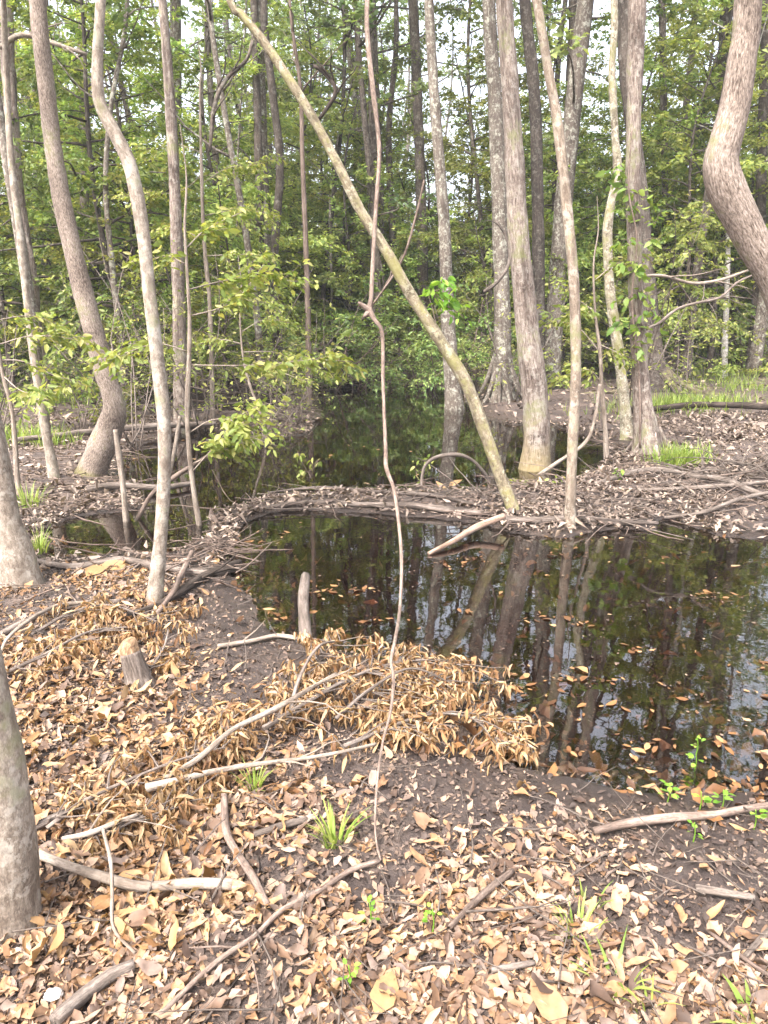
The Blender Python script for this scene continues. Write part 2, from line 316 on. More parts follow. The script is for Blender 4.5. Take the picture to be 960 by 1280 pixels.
M['litter_crumb'] = leaf_mat('litter_crumb', [(0, (.04, .027, .022)), (.4, (.105, .072, .058)), (.75, (.21, .145, .108)), (1, (.36, .25, .17))], trans=.05, objvar=0, rough=.7, blotch=.3, tcol=1.0)
def ground_mat():
    m, nt, N, Lk = new_mat('ground_soil')
    tc = N('ShaderNodeTexCoord')
    n1 = N('ShaderNodeTexNoise'); n1.inputs['Scale'].default_value = 5; n1.inputs['Detail'].default_value = 8; n1.inputs['Roughness'].default_value = .7
    n2 = N('ShaderNodeTexVoronoi'); n2.inputs['Scale'].default_value = 70; n2.inputs['Randomness'].default_value = 1
    n3 = N('ShaderNodeTexNoise'); n3.inputs['Scale'].default_value = 130; n3.inputs['Detail'].default_value = 6; n3.inputs['Roughness'].default_value = .75
    for n in (n1, n2, n3): Lk(tc.outputs['Object'], n.inputs['Vector'])
    r1 = ramp(nt, [(.3, (.03, .021, .018)), (.5, (.068, .048, .042)), (.68, (.13, .097, .085))])
    mm = N('ShaderNodeMath'); mm.operation = 'MULTIPLY_ADD'; mm.inputs[1].default_value = .55; Lk(n3.outputs[0], mm.inputs[0])
    m2 = N('ShaderNodeMath'); m2.operation = 'MULTIPLY'; m2.inputs[1].default_value = .45; Lk(n1.outputs[0], m2.inputs[0]); Lk(m2.outputs[0], mm.inputs[2]); Lk(mm.outputs[0], r1.inputs[0])
    r2 = ramp(nt, [(0, (.04, .027, .02)), (.5, (.11, .074, .055)), (1, (.23, .165, .13))]); sep = N('ShaderNodeSeparateColor'); Lk(n2.outputs['Color'], sep.inputs[0]); Lk(sep.outputs[0], r2.inputs[0])
    f = N('ShaderNodeMapRange'); f.inputs[1].default_value = .45; f.inputs[2].default_value = .6; f.inputs[4].default_value = .75; Lk(n1.outputs[0], f.inputs[0])
    x = N('ShaderNodeMix'); x.data_type = 'RGBA'; Lk(f.outputs[0], x.inputs[0]); Lk(r1.outputs[0], x.inputs[6]); Lk(r2.outputs[0], x.inputs[7])
    b = N('ShaderNodeBsdfPrincipled')
    at = N('ShaderNodeAttribute'); at.attribute_name = 'bco'; sx = N('ShaderNodeSeparateXYZ'); Lk(at.outputs['Vector'], sx.inputs[0])      # metres to the shore: the soil is soaked at the water's edge
    jn = N('ShaderNodeMath'); jn.operation = 'MULTIPLY_ADD'; jn.inputs[1].default_value = -.5; Lk(n1.outputs[0], jn.inputs[0]); Lk(sx.outputs[0], jn.inputs[2])
    wt = N('ShaderNodeMapRange'); wt.inputs[1].default_value = -.15; wt.inputs[2].default_value = .25; wt.inputs[3].default_value = 1; wt.inputs[4].default_value = 0; Lk(jn.outputs[0], wt.inputs[0])
    wk = N('ShaderNodeMapRange'); wk.inputs[3].default_value = 1.0; wk.inputs[4].default_value = .55; Lk(wt.outputs[0], wk.inputs[0]); wv_ = N('ShaderNodeVectorMath'); wv_.operation = 'SCALE'; Lk(x.outputs[2], wv_.inputs[0]); Lk(wk.outputs[0], wv_.inputs['Scale']); Lk(wv_.outputs[0], b.inputs['Base Color'])
    rr = N('ShaderNodeMapRange'); rr.inputs[1].default_value = .35; rr.inputs[2].default_value = .6; rr.inputs[3].default_value = .45; rr.inputs[4].default_value = .9; Lk(n1.outputs[0], rr.inputs[0]); rw_ = N('ShaderNodeMix'); rw_.inputs[3].default_value = .22; Lk(wt.outputs[0], rw_.inputs[0]); Lk(rr.outputs[0], rw_.inputs[2]); Lk(rw_.outputs[0], b.inputs['Roughness'])
    bp = N('ShaderNodeBump'); bp.inputs['Strength'].default_value = 1.0; bp.inputs['Distance'].default_value = .035; Lk(mm.outputs[0], bp.inputs['Height']); Lk(bp.outputs[0], b.inputs['Normal'])
    o = N('ShaderNodeOutputMaterial'); Lk(b.outputs[0], o.inputs['Surface']); return m
def water_mat():
    m, nt, N, Lk = new_mat('tannin_water')
    tc = N('ShaderNodeTexCoord'); mp = N('ShaderNodeMapping'); mp.inputs['Scale'].default_value = (1, 1, 1); Lk(tc.outputs['Object'], mp.inputs[0])
    n1 = N('ShaderNodeTexNoise'); n1.inputs['Scale'].default_value = 2.2; n1.inputs['Detail'].default_value = 3; Lk(mp.outputs[0], n1.inputs['Vector'])
    n2 = N('ShaderNodeTexNoise'); n2.inputs['Scale'].default_value = 14; n2.inputs['Detail'].default_value = 2; Lk(mp.outputs[0], n2.inputs['Vector'])
    ad = N('ShaderNodeMath'); ad.operation = 'MULTIPLY_ADD'; ad.inputs[1].default_value = .12; Lk(n2.outputs[0], ad.inputs[0]); Lk(n1.outputs[0], ad.inputs[2])
    bp = N('ShaderNodeBump'); bp.inputs['Strength'].default_value = .05; bp.inputs['Distance'].default_value = .03; Lk(ad.outputs[0], bp.inputs['Height'])
    fr = N('ShaderNodeFresnel'); fr.inputs['IOR'].default_value = 2.1; Lk(bp.outputs[0], fr.inputs['Normal'])
    gl = N('ShaderNodeBsdfGlossy'); gl.inputs['Roughness'].default_value = .015; gl.inputs['Color'].default_value = (1, 1, 1, 1); Lk(bp.outputs[0], gl.inputs['Normal'])
    tr = N('ShaderNodeBsdfTransparent'); tr.inputs['Color'].default_value = (.95, .9, .85, 1)
    mx = N('ShaderNodeMixShader'); Lk(fr.outputs[0], mx.inputs[0]); Lk(tr.outputs[0], mx.inputs[1]); Lk(gl.outputs[0], mx.inputs[2])
    va = N('ShaderNodeVolumeAbsorption'); va.inputs['Color'].default_value = (.78, .38, .12, 1); va.inputs['Density'].default_value = 2.4
    o = N('ShaderNodeOutputMaterial'); Lk(mx.outputs[0], o.inputs['Surface']); Lk(va.outputs[0], o.inputs['Volume']); return m
M['ground'] = ground_mat(); M['water'] = water_mat()

# ------------------------------------------------------------------ ground and water
ux = np.linspace(-4.4, 4.4, 400); gx = 3.2 * np.sinh(ux)
uy = np.linspace(-1.9, 4.45, 430); gy = 3.4 + 3.2 * np.sinh(uy)
GX, GY = np.meshgrid(gx, gy); hz = height(GX, GY)
b = Buf(); nx_, ny_ = len(gx), len(gy)
ii, jj = np.meshgrid(np.arange(nx_ - 1), np.arange(ny_ - 1)); k0 = (jj * nx_ + ii).ravel()
gs = sdf(GX, GY); b.add(np.stack([GX.ravel(), GY.ravel(), hz], -1), [np.stack([k0, k0 + 1, k0 + nx_ + 1, k0 + nx_], -1)], 0, np.stack([gs, gs * 0, gs * 0], -1))
tag(b.build('ground', M['ground']), kind='structure')
wv = np.array([(-9, 1.6, 0), (12, 1.6, 0), (12, 19, 0), (-9, 19, 0), (-9, 1.6, -1.2), (12, 1.6, -1.2), (12, 19, -1.2), (-9, 19, -1.2)], float)
b = Buf(); b.add(wv, [np.array([(0, 1, 2, 3), (7, 6, 5, 4), (0, 4, 5, 1), (1, 5, 6, 2), (2, 6, 7, 3), (3, 7, 4, 0)])])
tag(b.build('water', M['water'], smooth=False), kind='structure')

# ------------------------------------------------------------------ foliage growth
def rot_z(v, a): c, s = math.cos(a), math.sin(a); return np.array([v[0] * c - v[1] * s, v[0] * s + v[1] * c, v[2]])
def limb_path(rg, p, d, L, n=6, wig=.18, rise=0.0):
    P = [np.array(p, float)]; d = np.array(d, float); d /= np.linalg.norm(d)
    for k in range(n):
        d = d + rg.normal(0, wig, 3) * np.array([1, 1, .7]) + np.array([0, 0, rise]); d /= np.linalg.norm(d); P.append(P[-1] + d * L / n)
    return np.array(P)
def leaf_set(rg, P, d, n, leafL, droop=.25, flat=.5):
    """leaf bases along the twig P, alternating left and right in a near-level spray"""
    t = rg.uniform(.05, 1.0, n) * (len(P) - 1); i = np.minimum(t.astype(int), len(P) - 2); f = (t - i)[:, None]
    B = P[i] * (1 - f) + P[i + 1] * f
    T = nrm(P[i + 1] - P[i]); S = nrm(np.cross(T, [0, 0, 1.0]) + 1e-6)
    sg = rg.choice([-1, 1], n)[:, None]
    Dv = nrm(T * rg.uniform(.2, .9, (n, 1)) + S * sg * rg.uniform(.5, 1.1, (n, 1)) + np.array([0, 0, -droop]) + rg.normal(0, .28, (n, 3)))
    N = nrm(np.array([0, 0, flat]) + rg.normal(0, .6, (n, 3)))
    B = B + rg.normal(0, leafL * .35, (n, 3)) + Dv * leafL * .1
    return B, Dv, N
class Foliage:
    def __init__(s, leafL, wr=.48, fine=False): s.B, s.D, s.N, s.leafL, s.wr, s.fine = [], [], [], leafL, wr, fine
    def add(s, a): s.B.append(a[0]); s.D.append(a[1]); s.N.append(a[2])
    def emit(s, buf, rg, mi=0):
        if not s.B: return
        B, Dv, N = np.concatenate(s.B), np.concatenate(s.D), np.concatenate(s.N); n = len(B)
        L = s.leafL * rg.uniform(.6, 1.3, n)
        leaves(buf, B, Dv, N, L, L * s.wr * rg.uniform(.8, 1.2, n), rg.uniform(.05, .25, n), rg.uniform(0, .35, n), mi, s.fine)
def grow(rg, bb, bl, fol, P, Rd, s0, s1, nl, LL, rise, leafd, subd=2.2, subL=.42, side=5, wig=.16, bare=.0, taper=.6, bmi=0, tmi=1, az0=None, azs=math.pi):
    """limbs (bark into bb) with leafy sub-branches (twigs into bl with material tmi, leaves into fol) between s0 and s1 of a trunk"""
    n = len(P); az = rg.uniform(0, 6.28)
    for k in range(nl):
        s = s0 + (s1 - s0) * (k + rg.uniform(.1, .9)) / nl; i = min(int(s * (n - 1)), n - 2); f = s * (n - 1) - i
        p = P[i] * (1 - f) + P[i + 1] * f; r = Rd[i]
        az += 2.4 + rg.normal(0, .4)
        a = az if az0 is None else az0 + rg.uniform(-azs, azs)
        u = (s - s0) / max(1e-6, s1 - s0); L = LL * (1 - taper * u) * rg.uniform(.6, 1.2)
        rs = rise + .35 * u + rg.normal(0, .12)
        Q = limb_path(rg, p, (math.cos(a), math.sin(a), rs), L, 6, wig, -.03 + .03 * rise)
        r0 = min(r * .55, .012 * L + .006); tube(bb, Q, np.linspace(r0, r0 * .2, len(Q)), side, bmi)
        if rg.random() < bare: continue
        ns = max(2, int(L * subd))
        for q in range(ns):
            v = rg.uniform(.22, 1.0) if q else 1.0; i2 = min(int(v * 6), 5); p2 = Q[i2] + (Q[i2 + 1] - Q[i2]) * (v * 6 - i2)
            d2 = Q[i2 + 1] - Q[i2]; d2 = rot_z(d2 / np.linalg.norm(d2), rg.choice([-1, 1]) * rg.uniform(.4, 1.2) if q else 0); d2[2] += rg.normal(0, .15)
            l2 = L * subL * (1.15 - .6 * v) * rg.uniform(.6, 1.3) + .15
            Q2 = limb_path(rg, p2, d2, l2, 4, .2, -.05)
            tube(bl, Q2, np.linspace(max(.003, r0 * .22), .0018, 5), 3, tmi, cap=False)
            fol.add(leaf_set(rg, Q2, d2, max(3, int(l2 * leafd)), fol.leafL))

# ------------------------------------------------------------------ traced trees
def trace(pts, Y=None, lean=0.0, sink=.12):
    """photo points (x, y, width) listed from the top down -> world points from the base up with radii"""
    pts = pts[::-1]
    if Y is None: Y = GH(pts[0][0], pts[0][1])[1]
    y0 = pts[0][1]; P, Rr = [], []
    for x, y, w in pts:
        p, t = D(x, y, Y + lean * (y0 - y) / 600.0); P.append(p); Rr.append(w * .5 * t / F_PX)
    P, Rr = np.array(P), np.array(Rr)
    g = H(P[0][0], P[0][1])
    if P[0][2] > g - sink:
        P = np.vstack([[P[0][0], P[0][1], g - sink], P]) if P[0][2] > g + .05 else np.vstack([P[0] - [0, 0, sink], P]); Rr = np.concatenate([[Rr[0] * 1.05], Rr])
    return P, Rr
def extend(rg, P, Rr, top, bend=.12):
    d = P[-1] - P[-2]; d /= np.linalg.norm(d); p = P[-1].copy(); r = Rr[-1]; Q, q = [], []
    h0 = p[2]
    while p[2] < top:
        d = d * .75 + np.array([0, 0, .3]) + rg.normal(0, bend, 3) * [1, 1, .2]; d /= np.linalg.norm(d); p = p + d * 1.1
        Q.append(p.copy()); q.append(max(.012, r * (1 - .85 * (p[2] - h0) / max(.5, top - h0))))
    return (np.vstack([P, Q]), np.concatenate([Rr, q])) if Q else (P, Rr)

def hero(name, label, cat, pts, mat, top, seed, Y=None, lean=0., sides=18, flare=(.25, .5, 5), rough=.06, lump=.05, crown=14, LL=2.2, leafL=.13, leafd=34, z0=None, group=None, twig=None, leafm='leaf_canopy', crown_rise=.45, subd=2.0, wf=.83, mirror=False):
    rg = np.random.default_rng(seed)
    P, Rr = trace(pts, Y, lean); Rr = Rr * wf; n_tr = len(P)
    P, Rr = extend(rg, P, Rr, top)
    base = np.array([P[0][0], P[0][1], H(P[0][0], P[0][1])])
    root = empty(name, base, label, cat, group); P = P - base
    bt = Buf(); Ps, Rs = tube(bt, P, Rr, sides, 0, step=max(.05, Rr[0] * .7), rough=rough, seed=seed, flare=flare, lump=lump)
    bl = Buf(); fol = Foliage(leafL)
    if crown:
        crown = int(crown * 1.7)
        if z0 is None: z0 = P[n_tr - 1][2] + .8
        zz = Ps[:, 2]; s0 = float(np.argmax(zz > z0)) / len(zz) if (zz > z0).any() else .8
        grow(rg, bt, bl, fol, Ps, Rs, max(s0, .1), .99, crown, LL, crown_rise, leafd, subd=subd)
        fol.emit(bl, rg, 0)
    bt.build('trunk', M[mat], root)
    if crown and bl.n: bl.build('crown', [M[leafm], M['wood_brown'] if twig is None else M[twig]], root)
    return root, P + base, Rr

HB = {}
HB['t1'] = hero('leaning_tree', 'thick pinkish grey trunk leaning left with a kinked elbow at its foot', 'tree',
    [(47,0,20),(58,110,20),(72,220,21),(95,330,23),(121,430,25),(139,490,25),(143,515,29),(132,548,33),(114,592,35)], 'bark_elbow', 13, 11, wf=1., flare=(.18, .35, 4))
HB['t2'] = hero('crooked_tree', 'slim pale smooth trunk with an S bend on the leafy bank behind the stump', 'tree',
    [(126,0,15),(122,70,16),(124,125,18),(140,160,20),(160,200,21),(170,240,20),(180,300,20),(187,370,20),(197,450,20),(205,530,20),(205,600,20),(200,680,20),(194,748,24)], 'bark_smooth', 8.5, 12, crown=9, LL=1.3, flare=(.08, .35, 4), sides=16, lump=.03)
HB['t3'] = hero('thin_tree', 'thin straight pale trunk just left of the elbowed leaning tree', 'tree',
    [(8,90,9),(14,200,10),(26,300,11),(40,430,12),(54,520,13),(68,597,15)], 'bark_smooth', 9, 13, crown=8, LL=1.4, sides=12)
HB['t4'] = hero('leaning_tree', 'stout pale trunk entering from the left edge with a twig curled round its base', 'tree',
    [(-52,200,30),(-38,400,32),(-16,520,33),(-7,570,35),(6,650,40),(24,728,54)], 'bark_smooth', 9, 14, wf=1., crown=8, LL=1.6, flare=(.1, .3, 4))
HB['t4b'] = hero('twin_stem_tree', 'pale stem tucked against the stout left edge trunk on its left', 'tree',
    [(-70,300,26),(-40,520,28),(-16,640,32),(2,728,44)], 'bark_smooth', 8, 15, wf=1., Y=4.42, crown=6, LL=1.5, flare=(.1, .3, 4))
HB['t0'] = hero('near_tree', 'nearest trunk, grey brown bark, cut off by the left edge among dry leaves', 'tree',
    [(-190,-200,56),(-140,200,60),(-100,500,62),(-60,720,64),(-28,850,66),(-12,920,66),(0,1000,68),(8,1080,74),(10,1145,84)], 'bark_smooth', 7.5, 16, wf=1., crown=7, LL=1.4, z0=4.5, flare=(.06, .25, 4), sides=26)
HB['t5'] = hero('slanted_tree', 'mossy yellowish trunk slanting down to the right across the pond', 'tree',
    [(284,-6,11),(300,16,13),(322,42,14),(352,85,15),(387,140,16),(422,205,16),(450,262,17),(482,312,18),(513,368,19),(548,422,20),(582,478,21),(606,540,21),(625,595,21),(641,636,23)], 'bark_mossy', 6.6, 17, wf=.74, crown=6, LL=1.2, flare=(.06, .2, 4), sides=18)
HB['t7'] = hero('pond_tree', 'large straight ridged trunk with swollen mossy foot between two ponds', 'tree',
    [(630,0,25),(640,150,27),(648,290,31),(658,400,34),(666,470,38),(671,540,41),(668,586,47)], 'bark_pond', 17, 18, crown=13, LL=3., flare=(.3, .12, 5), sides=26)
HB['t8'] = hero('slim_tree', 'slim straight pale trunk right of the large pond trunk', 'tree',
    [(671,0,14),(684,80,14),(697,155,15),(709,265,16),(717,350,16),(720,450,16),(717,530,16),(714,600,16),(712,656,18)], 'bark_tan', 9.5, 19, crown=8, LL=1.4, flare=(.07, .3, 4), sides=14)
HB['t9'] = hero('mottled_tree', 'thin crooked trunk with yellow and white lichen mottling beside a peeling trunk', 'tree',
    [(768,20,11),(765,90,11),(769,170,12),(772,215,13),(763,260,13),(759,300,14),(763,370,15),(773,440,16),(780,500,17),(784,548,19)], 'bark_mottled', 9.5, 20, crown=8, LL=1.4, sides=14, rough=.1, lump=.08)
HB['t10'] = hero('peeling_tree', 'tall trunk with peeling grey bark and a flared skirted foot, leafy vine on it', 'tree',
    [(797,0,24),(795,60,23),(793,110,21),(791,200,19),(793,300,18),(796,400,19),(800,460,22),(804,515,28),(810,568,38)], 'bark_flaky', 14, 21, wf=.92, crown=14, LL=2.6, flare=(.22, .5, 6), rough=.12, sides=24)
HB['t11'] = hero('bent_tree', 'thick ridged trunk with a sharp elbow bend at the right edge', 'tree',
    [(935,-4,35),(928,70,36),(919,130,39),(906,180,42),(901,205,46),(908,235,50),(926,272,46),(945,310,43),(968,350,42),(996,430,43),(1020,520,45),(1040,620,48),(1048,775,56)], 'bark_ridged', 8.5, 22, Y=3.7, z0=4.6, wf=.92, crown=12, LL=2.0, flare=(.12, .3, 5), sides=28, rough=.03, lump=.0)
# trunks standing further back, each traced on its own
HB['m1'] = hero('swamp_tree', 'straight brown trunk with shaggy bark behind the S bent tree', 'tree', [(203,0,13),(214,150,16),(221,300,18),(225,430,20),(228,536,26)], 'bark_flaky', 17, 31, crown=8, LL=2.6, sides=16)
HB['m2'] = hero('cypress_tree', 'pale grey cypress with buttress roots behind the mossy slanted trunk', 'tree', [(611,0,20),(618,120,21),(624,250,23),(628,400,25),(628,455,27),(627,500,33)], 'bark_grey', 22, 32, crown=13, LL=3., flare=(.4, .9, 6), sides=22)
HB['m3'] = hero('flooded_tree', 'grey trunk rising out of the back pond and mirrored in it', 'tree', [(536,0,14),(545,150,16),(555,280,18),(560,400,21),(565,470,24),(568,514,30)], 'bark_grey', 20, 33, Y=13.2, crown=9, LL=2.6, flare=(.4, .25, 5))
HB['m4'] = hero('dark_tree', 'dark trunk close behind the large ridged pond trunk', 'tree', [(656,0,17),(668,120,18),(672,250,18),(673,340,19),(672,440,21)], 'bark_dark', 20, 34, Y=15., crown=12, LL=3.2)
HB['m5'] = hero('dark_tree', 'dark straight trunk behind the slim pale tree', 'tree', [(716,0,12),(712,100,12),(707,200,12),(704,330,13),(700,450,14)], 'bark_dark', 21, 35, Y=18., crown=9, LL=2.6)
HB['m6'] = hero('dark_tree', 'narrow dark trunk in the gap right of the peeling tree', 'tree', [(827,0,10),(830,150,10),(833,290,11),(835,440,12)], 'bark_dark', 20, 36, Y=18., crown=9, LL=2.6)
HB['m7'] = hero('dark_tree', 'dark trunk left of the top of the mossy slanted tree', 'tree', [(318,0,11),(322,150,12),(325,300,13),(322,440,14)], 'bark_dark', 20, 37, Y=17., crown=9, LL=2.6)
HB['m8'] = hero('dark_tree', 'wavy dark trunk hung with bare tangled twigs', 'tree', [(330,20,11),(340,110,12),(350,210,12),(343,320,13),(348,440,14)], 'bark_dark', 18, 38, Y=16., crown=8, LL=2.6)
HB['m9'] = hero('brown_pole_tree', 'very thin brown stem rising straight from the brush pile', 'tree', [(378,200,7),(382,300,8),(385,400,9),(386,506,10)], 'wood_brown', 9, 39, crown=7, LL=1.4, sides=8)
HB['m10'] = hero('white_tree', 'thin white barked trunk on the grassy far bank', 'tree', [(910,300,7),(908,380,8),(906,430,9),(905,474,10)], 'bark_birch', 13, 40, crown=10, LL=2, sides=10, flare=(.1, .2, 4))
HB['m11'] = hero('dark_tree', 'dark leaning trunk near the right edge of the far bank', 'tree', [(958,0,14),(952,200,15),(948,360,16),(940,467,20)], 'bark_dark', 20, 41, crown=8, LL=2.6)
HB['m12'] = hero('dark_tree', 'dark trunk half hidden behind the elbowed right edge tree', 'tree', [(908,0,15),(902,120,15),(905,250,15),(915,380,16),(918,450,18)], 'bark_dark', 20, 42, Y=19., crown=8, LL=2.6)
HB['m13'] = hero('shaggy_tree', 'shaggy broken looking trunk high at the left edge', 'tree', [(6,0,20),(13,130,19),(24,250,18),(38,340,17),(48,440,18),(56,500,20)], 'bark_flaky', 16, 43, Y=11.5, crown=14, LL=2.6, rough=.2)
HB['m15'] = hero('grey_pole_tree', 'thin grey stem right of the elbow of the leaning tree', 'tree', [(132,230,8),(140,330,9),(150,420,10),(158,516,11)], 'bark_grey', 12, 44, crown=9, LL=1.8, sides=10)
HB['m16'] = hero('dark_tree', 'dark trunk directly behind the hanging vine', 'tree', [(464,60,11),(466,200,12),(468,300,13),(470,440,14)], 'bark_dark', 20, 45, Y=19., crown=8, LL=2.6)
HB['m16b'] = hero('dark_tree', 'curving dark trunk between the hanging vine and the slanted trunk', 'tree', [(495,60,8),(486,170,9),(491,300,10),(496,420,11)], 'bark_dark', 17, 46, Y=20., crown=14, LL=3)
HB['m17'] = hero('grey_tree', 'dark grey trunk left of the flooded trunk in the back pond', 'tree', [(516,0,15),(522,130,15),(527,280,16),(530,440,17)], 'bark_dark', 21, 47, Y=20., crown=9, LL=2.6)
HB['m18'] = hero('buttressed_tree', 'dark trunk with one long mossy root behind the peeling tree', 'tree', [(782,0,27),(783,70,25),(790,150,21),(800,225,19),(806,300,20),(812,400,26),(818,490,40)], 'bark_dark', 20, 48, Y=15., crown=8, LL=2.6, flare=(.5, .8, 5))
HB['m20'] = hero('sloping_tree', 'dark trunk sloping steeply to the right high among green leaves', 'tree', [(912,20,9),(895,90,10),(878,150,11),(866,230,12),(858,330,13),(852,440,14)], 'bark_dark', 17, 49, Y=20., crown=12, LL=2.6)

# cypress roots
def roots(root_o, base, n, L, r, mat, seed, az=None, h0=.8, in_=.12):
    rg = np.random.default_rng(seed)
    for k in range(n):
        a = (az[k] if az else k / n * 6.28 + rg.uniform(-.3, .3)); l = L * rg.uniform(.7, 1.2); P, Rr = [], []; hk = h0 * rg.uniform(.7, 1.2)
        for q in range(9):
            t = q / 8; d = in_ + l * t; w_ = .25 * math.sin(t * 3 + k); x = base[0] + math.cos(a + w_ * t) * d; y = base[1] + math.sin(a + w_ * t) * d
            P.append((x, y, max(H(x, y), -.08) + hk * (1 - t) ** 3.4 + r * .25 * (1 - t) - .02)); Rr.append(r * (1 - .85 * t) * (.55 + .45 * min(1, t * 4)))
        bb = Buf(); o = np.array(root_o.location); tube(bb, np.array(P) - o, Rr, 10, 0, step=.06, rough=.18, seed=seed + k, lump=.1)
        bb.build('buttress_root', M[mat], root_o)
r2, P2, R2 = HB['m2']; roots(r2, P2[0], 9, .62, .062, 'bark_grey', 5, h0=1.0, in_=.10)
r18, P18, R18 = HB['m18']; roots(r18, P18[0], 4, 1.5, .085, 'bark_root', 6, az=[-.35, -1.3, 3.6, -.8], h0=.6, in_=.08)
r10, P10, R10 = HB['t10']; roots(r10, P10[0], 5, .38, .045, 'bark_flaky', 7, h0=.3, in_=.1)

# ------------------------------------------------------------------ leafy sprays and saplings
def px_path(pts, Y, dy=0.0):
    n = len(pts); return np.array([D(x, y, Y + dy * k / max(1, n - 1))[0] for k, (x, y) in enumerate(pts)])
def leafy_parts(root, branches, Y, seed, leafL=.074, mat='leaf_bright', twig='wood_pale', r=.006, dens=38, wr=.42, sub=3, spread=.25):
    """each traced branch is a part of its tree: the twig mesh with its leaves as a sub-part"""
    rg = np.random.default_rng(seed); o = np.array(root.location)
    for pts, dy in branches:
        P = px_path(pts, Y, dy) - o; bb, bl = Buf(), Buf(); fol = Foliage(leafL, wr, True)
        P2, _ = tube(bb, P, np.linspace(r, r * .35, len(P)), 5, 0, step=.06, rough=.1, seed=seed)
        L = np.linalg.norm(np.diff(P2, axis=0), axis=1).sum()
        d = P2[-1] - P2[0]; d /= np.linalg.norm(d)
        fol.add(leaf_set(rg, P2[len(P2) // 4:], d, int(L * dens * .8), leafL, droop=.4))
        for q in range(int(L * sub * 3) + 3):
            v = rg.uniform(.25, 1); i = min(int(v * (len(P2) - 1)), len(P2) - 2)
            a = rot_z(d, rg.choice([-1, 1]) * rg.uniform(.4, 1.3)); a[2] += rg.normal(-.05, .25)
            Q = limb_path(rg, P2[i], a, spread * rg.uniform(.5, 1.3), 4, .2, -.04)
            tube(bb, Q, np.linspace(r * .4, .0015, 5), 4, 0, cap=False)
            fol.add(leaf_set(rg, Q, a, max(3, int(spread * dens)), leafL, droop=.4))
        fol.emit(bl, rg, 0)
        br = bb.build('branch', M[twig], root); bl.build('leaves', M[mat], br)

def sapling(name, label, pts, Y, branches, seed, mat='wood_pale', lmat='leaf_bright', lean=0., r_br=.006, **kw):
    P, Rr = trace(pts, Y, lean, sink=.06); Rr = Rr * .8; P = np.vstack([P, P[-1] + [[.03, .02, .35], [.0, .05, .7]]]); Rr = np.concatenate([Rr, [Rr[-1] * .6, .002]]); base = np.array([P[0][0], P[0][1], H(P[0][0], P[0][1])])
    root = empty(name, base, label, 'sapling'); bb = Buf(); tube(bb, P - base, Rr, 9, 0, step=.06, rough=.15, seed=seed, lump=.1)
    bb.build('stem', M[mat], root)
    if branches: leafy_parts(root, branches, P[0][1], seed, mat=lmat, r=r_br, **kw)
    return root
sapling('leafy_sapling', 'pale thin sapling with level sprays of yellow green leaves at the pond edge',
    [(231,285,4),(234,340,5),(237,400,6),(236,460,8),(234,520,8),(239,590,8),(249,656,9)], None,
    [([(236,456),(280,457),(330,456),(390,450),(440,452)], .25), ([(236,362),(275,352),(320,345),(370,352)], .5), ([(237,395),(275,385),(300,370),(330,330)], .2),
     ([(238,540),(265,525),(295,528),(322,560)], -.4), ([(240,590),(275,550),(300,520),(330,505)], -.3), ([(235,440),(200,430),(160,440),(110,455)], -.2),
     ([(232,330),(205,320),(170,335)], .1), ([(233,310),(260,285),(310,262)], .4), ([(240,580),(285,560),(320,548)], -.2)], 71, dens=62)
sapling('leafy_sapling', 'slender sapling with level leafy twigs between the slim pale and mottled trunks',
    [(742,330,3),(744,390,4),(750,440,6),(752,480,7),(756,530,7),(758,572,9)], None,
    [([(750,440),(720,407),(690,404),(650,405)], .3), ([(752,478),(735,462),(705,470),(685,478)], -.2), ([(748,430),(770,440),(790,455)], -.1), ([(745,390),(728,378),(700,352)], .3), ([(744,350),(770,330),(805,322)], .3),([(746,400),(725,390),(705,392)], -.3)], 72, dens=55)
sapling('leafy_sapling', 'low twiggy sapling with yellow leaves at the left edge near the thin tree',
    [(-12,330,4),(-4,420,5),(4,470,6),(16,520,7),(22,600,8)], 6.6,
    [([(0,450),(30,452),(70,470),(110,478)], .2), ([(0,430),(40,420),(90,424),(130,440)], .3), ([(4,470),(30,490),(65,486)], -.2), ([(-4,400),(40,395),(85,410)], .4)], 73, dens=50)
sapling('leafy_sapling', 'spindly sapling holding a flat leaf spray above the twig pile',
    [(300,390,2),(303,440,3),(312,480,4),(330,530,5)], 10.,
    [([(303,440),(340,440),(380,450),(410,470)], .2), ([(301,415),(330,400),(365,404)], .5), ([(303,430),(275,424),(250,430)], .3), ([(305,455),(350,465),(390,480)], -.4)], 74, dens=42)
sapling('leafy_sapling', 'sapling with yellow green leaf clusters behind the S bent tree',
    [(250,120,3),(252,220,5),(255,300,6),(262,380,7),(266,520,8)], 11.,
    [([(252,230),(285,210),(330,205)], .3), ([(253,270),(300,262),(350,270)], .3), ([(255,300),(220,285),(190,290)], .2), ([(256,320),(300,318),(340,320)], -.3), ([(251,190),(215,180),(180,195)], .2), ([(258,340),(310,372),(350,378)], .2), ([(252,220),(220,240),(150,245)], .2)], 75, leafL=.075, dens=52, spread=.4)
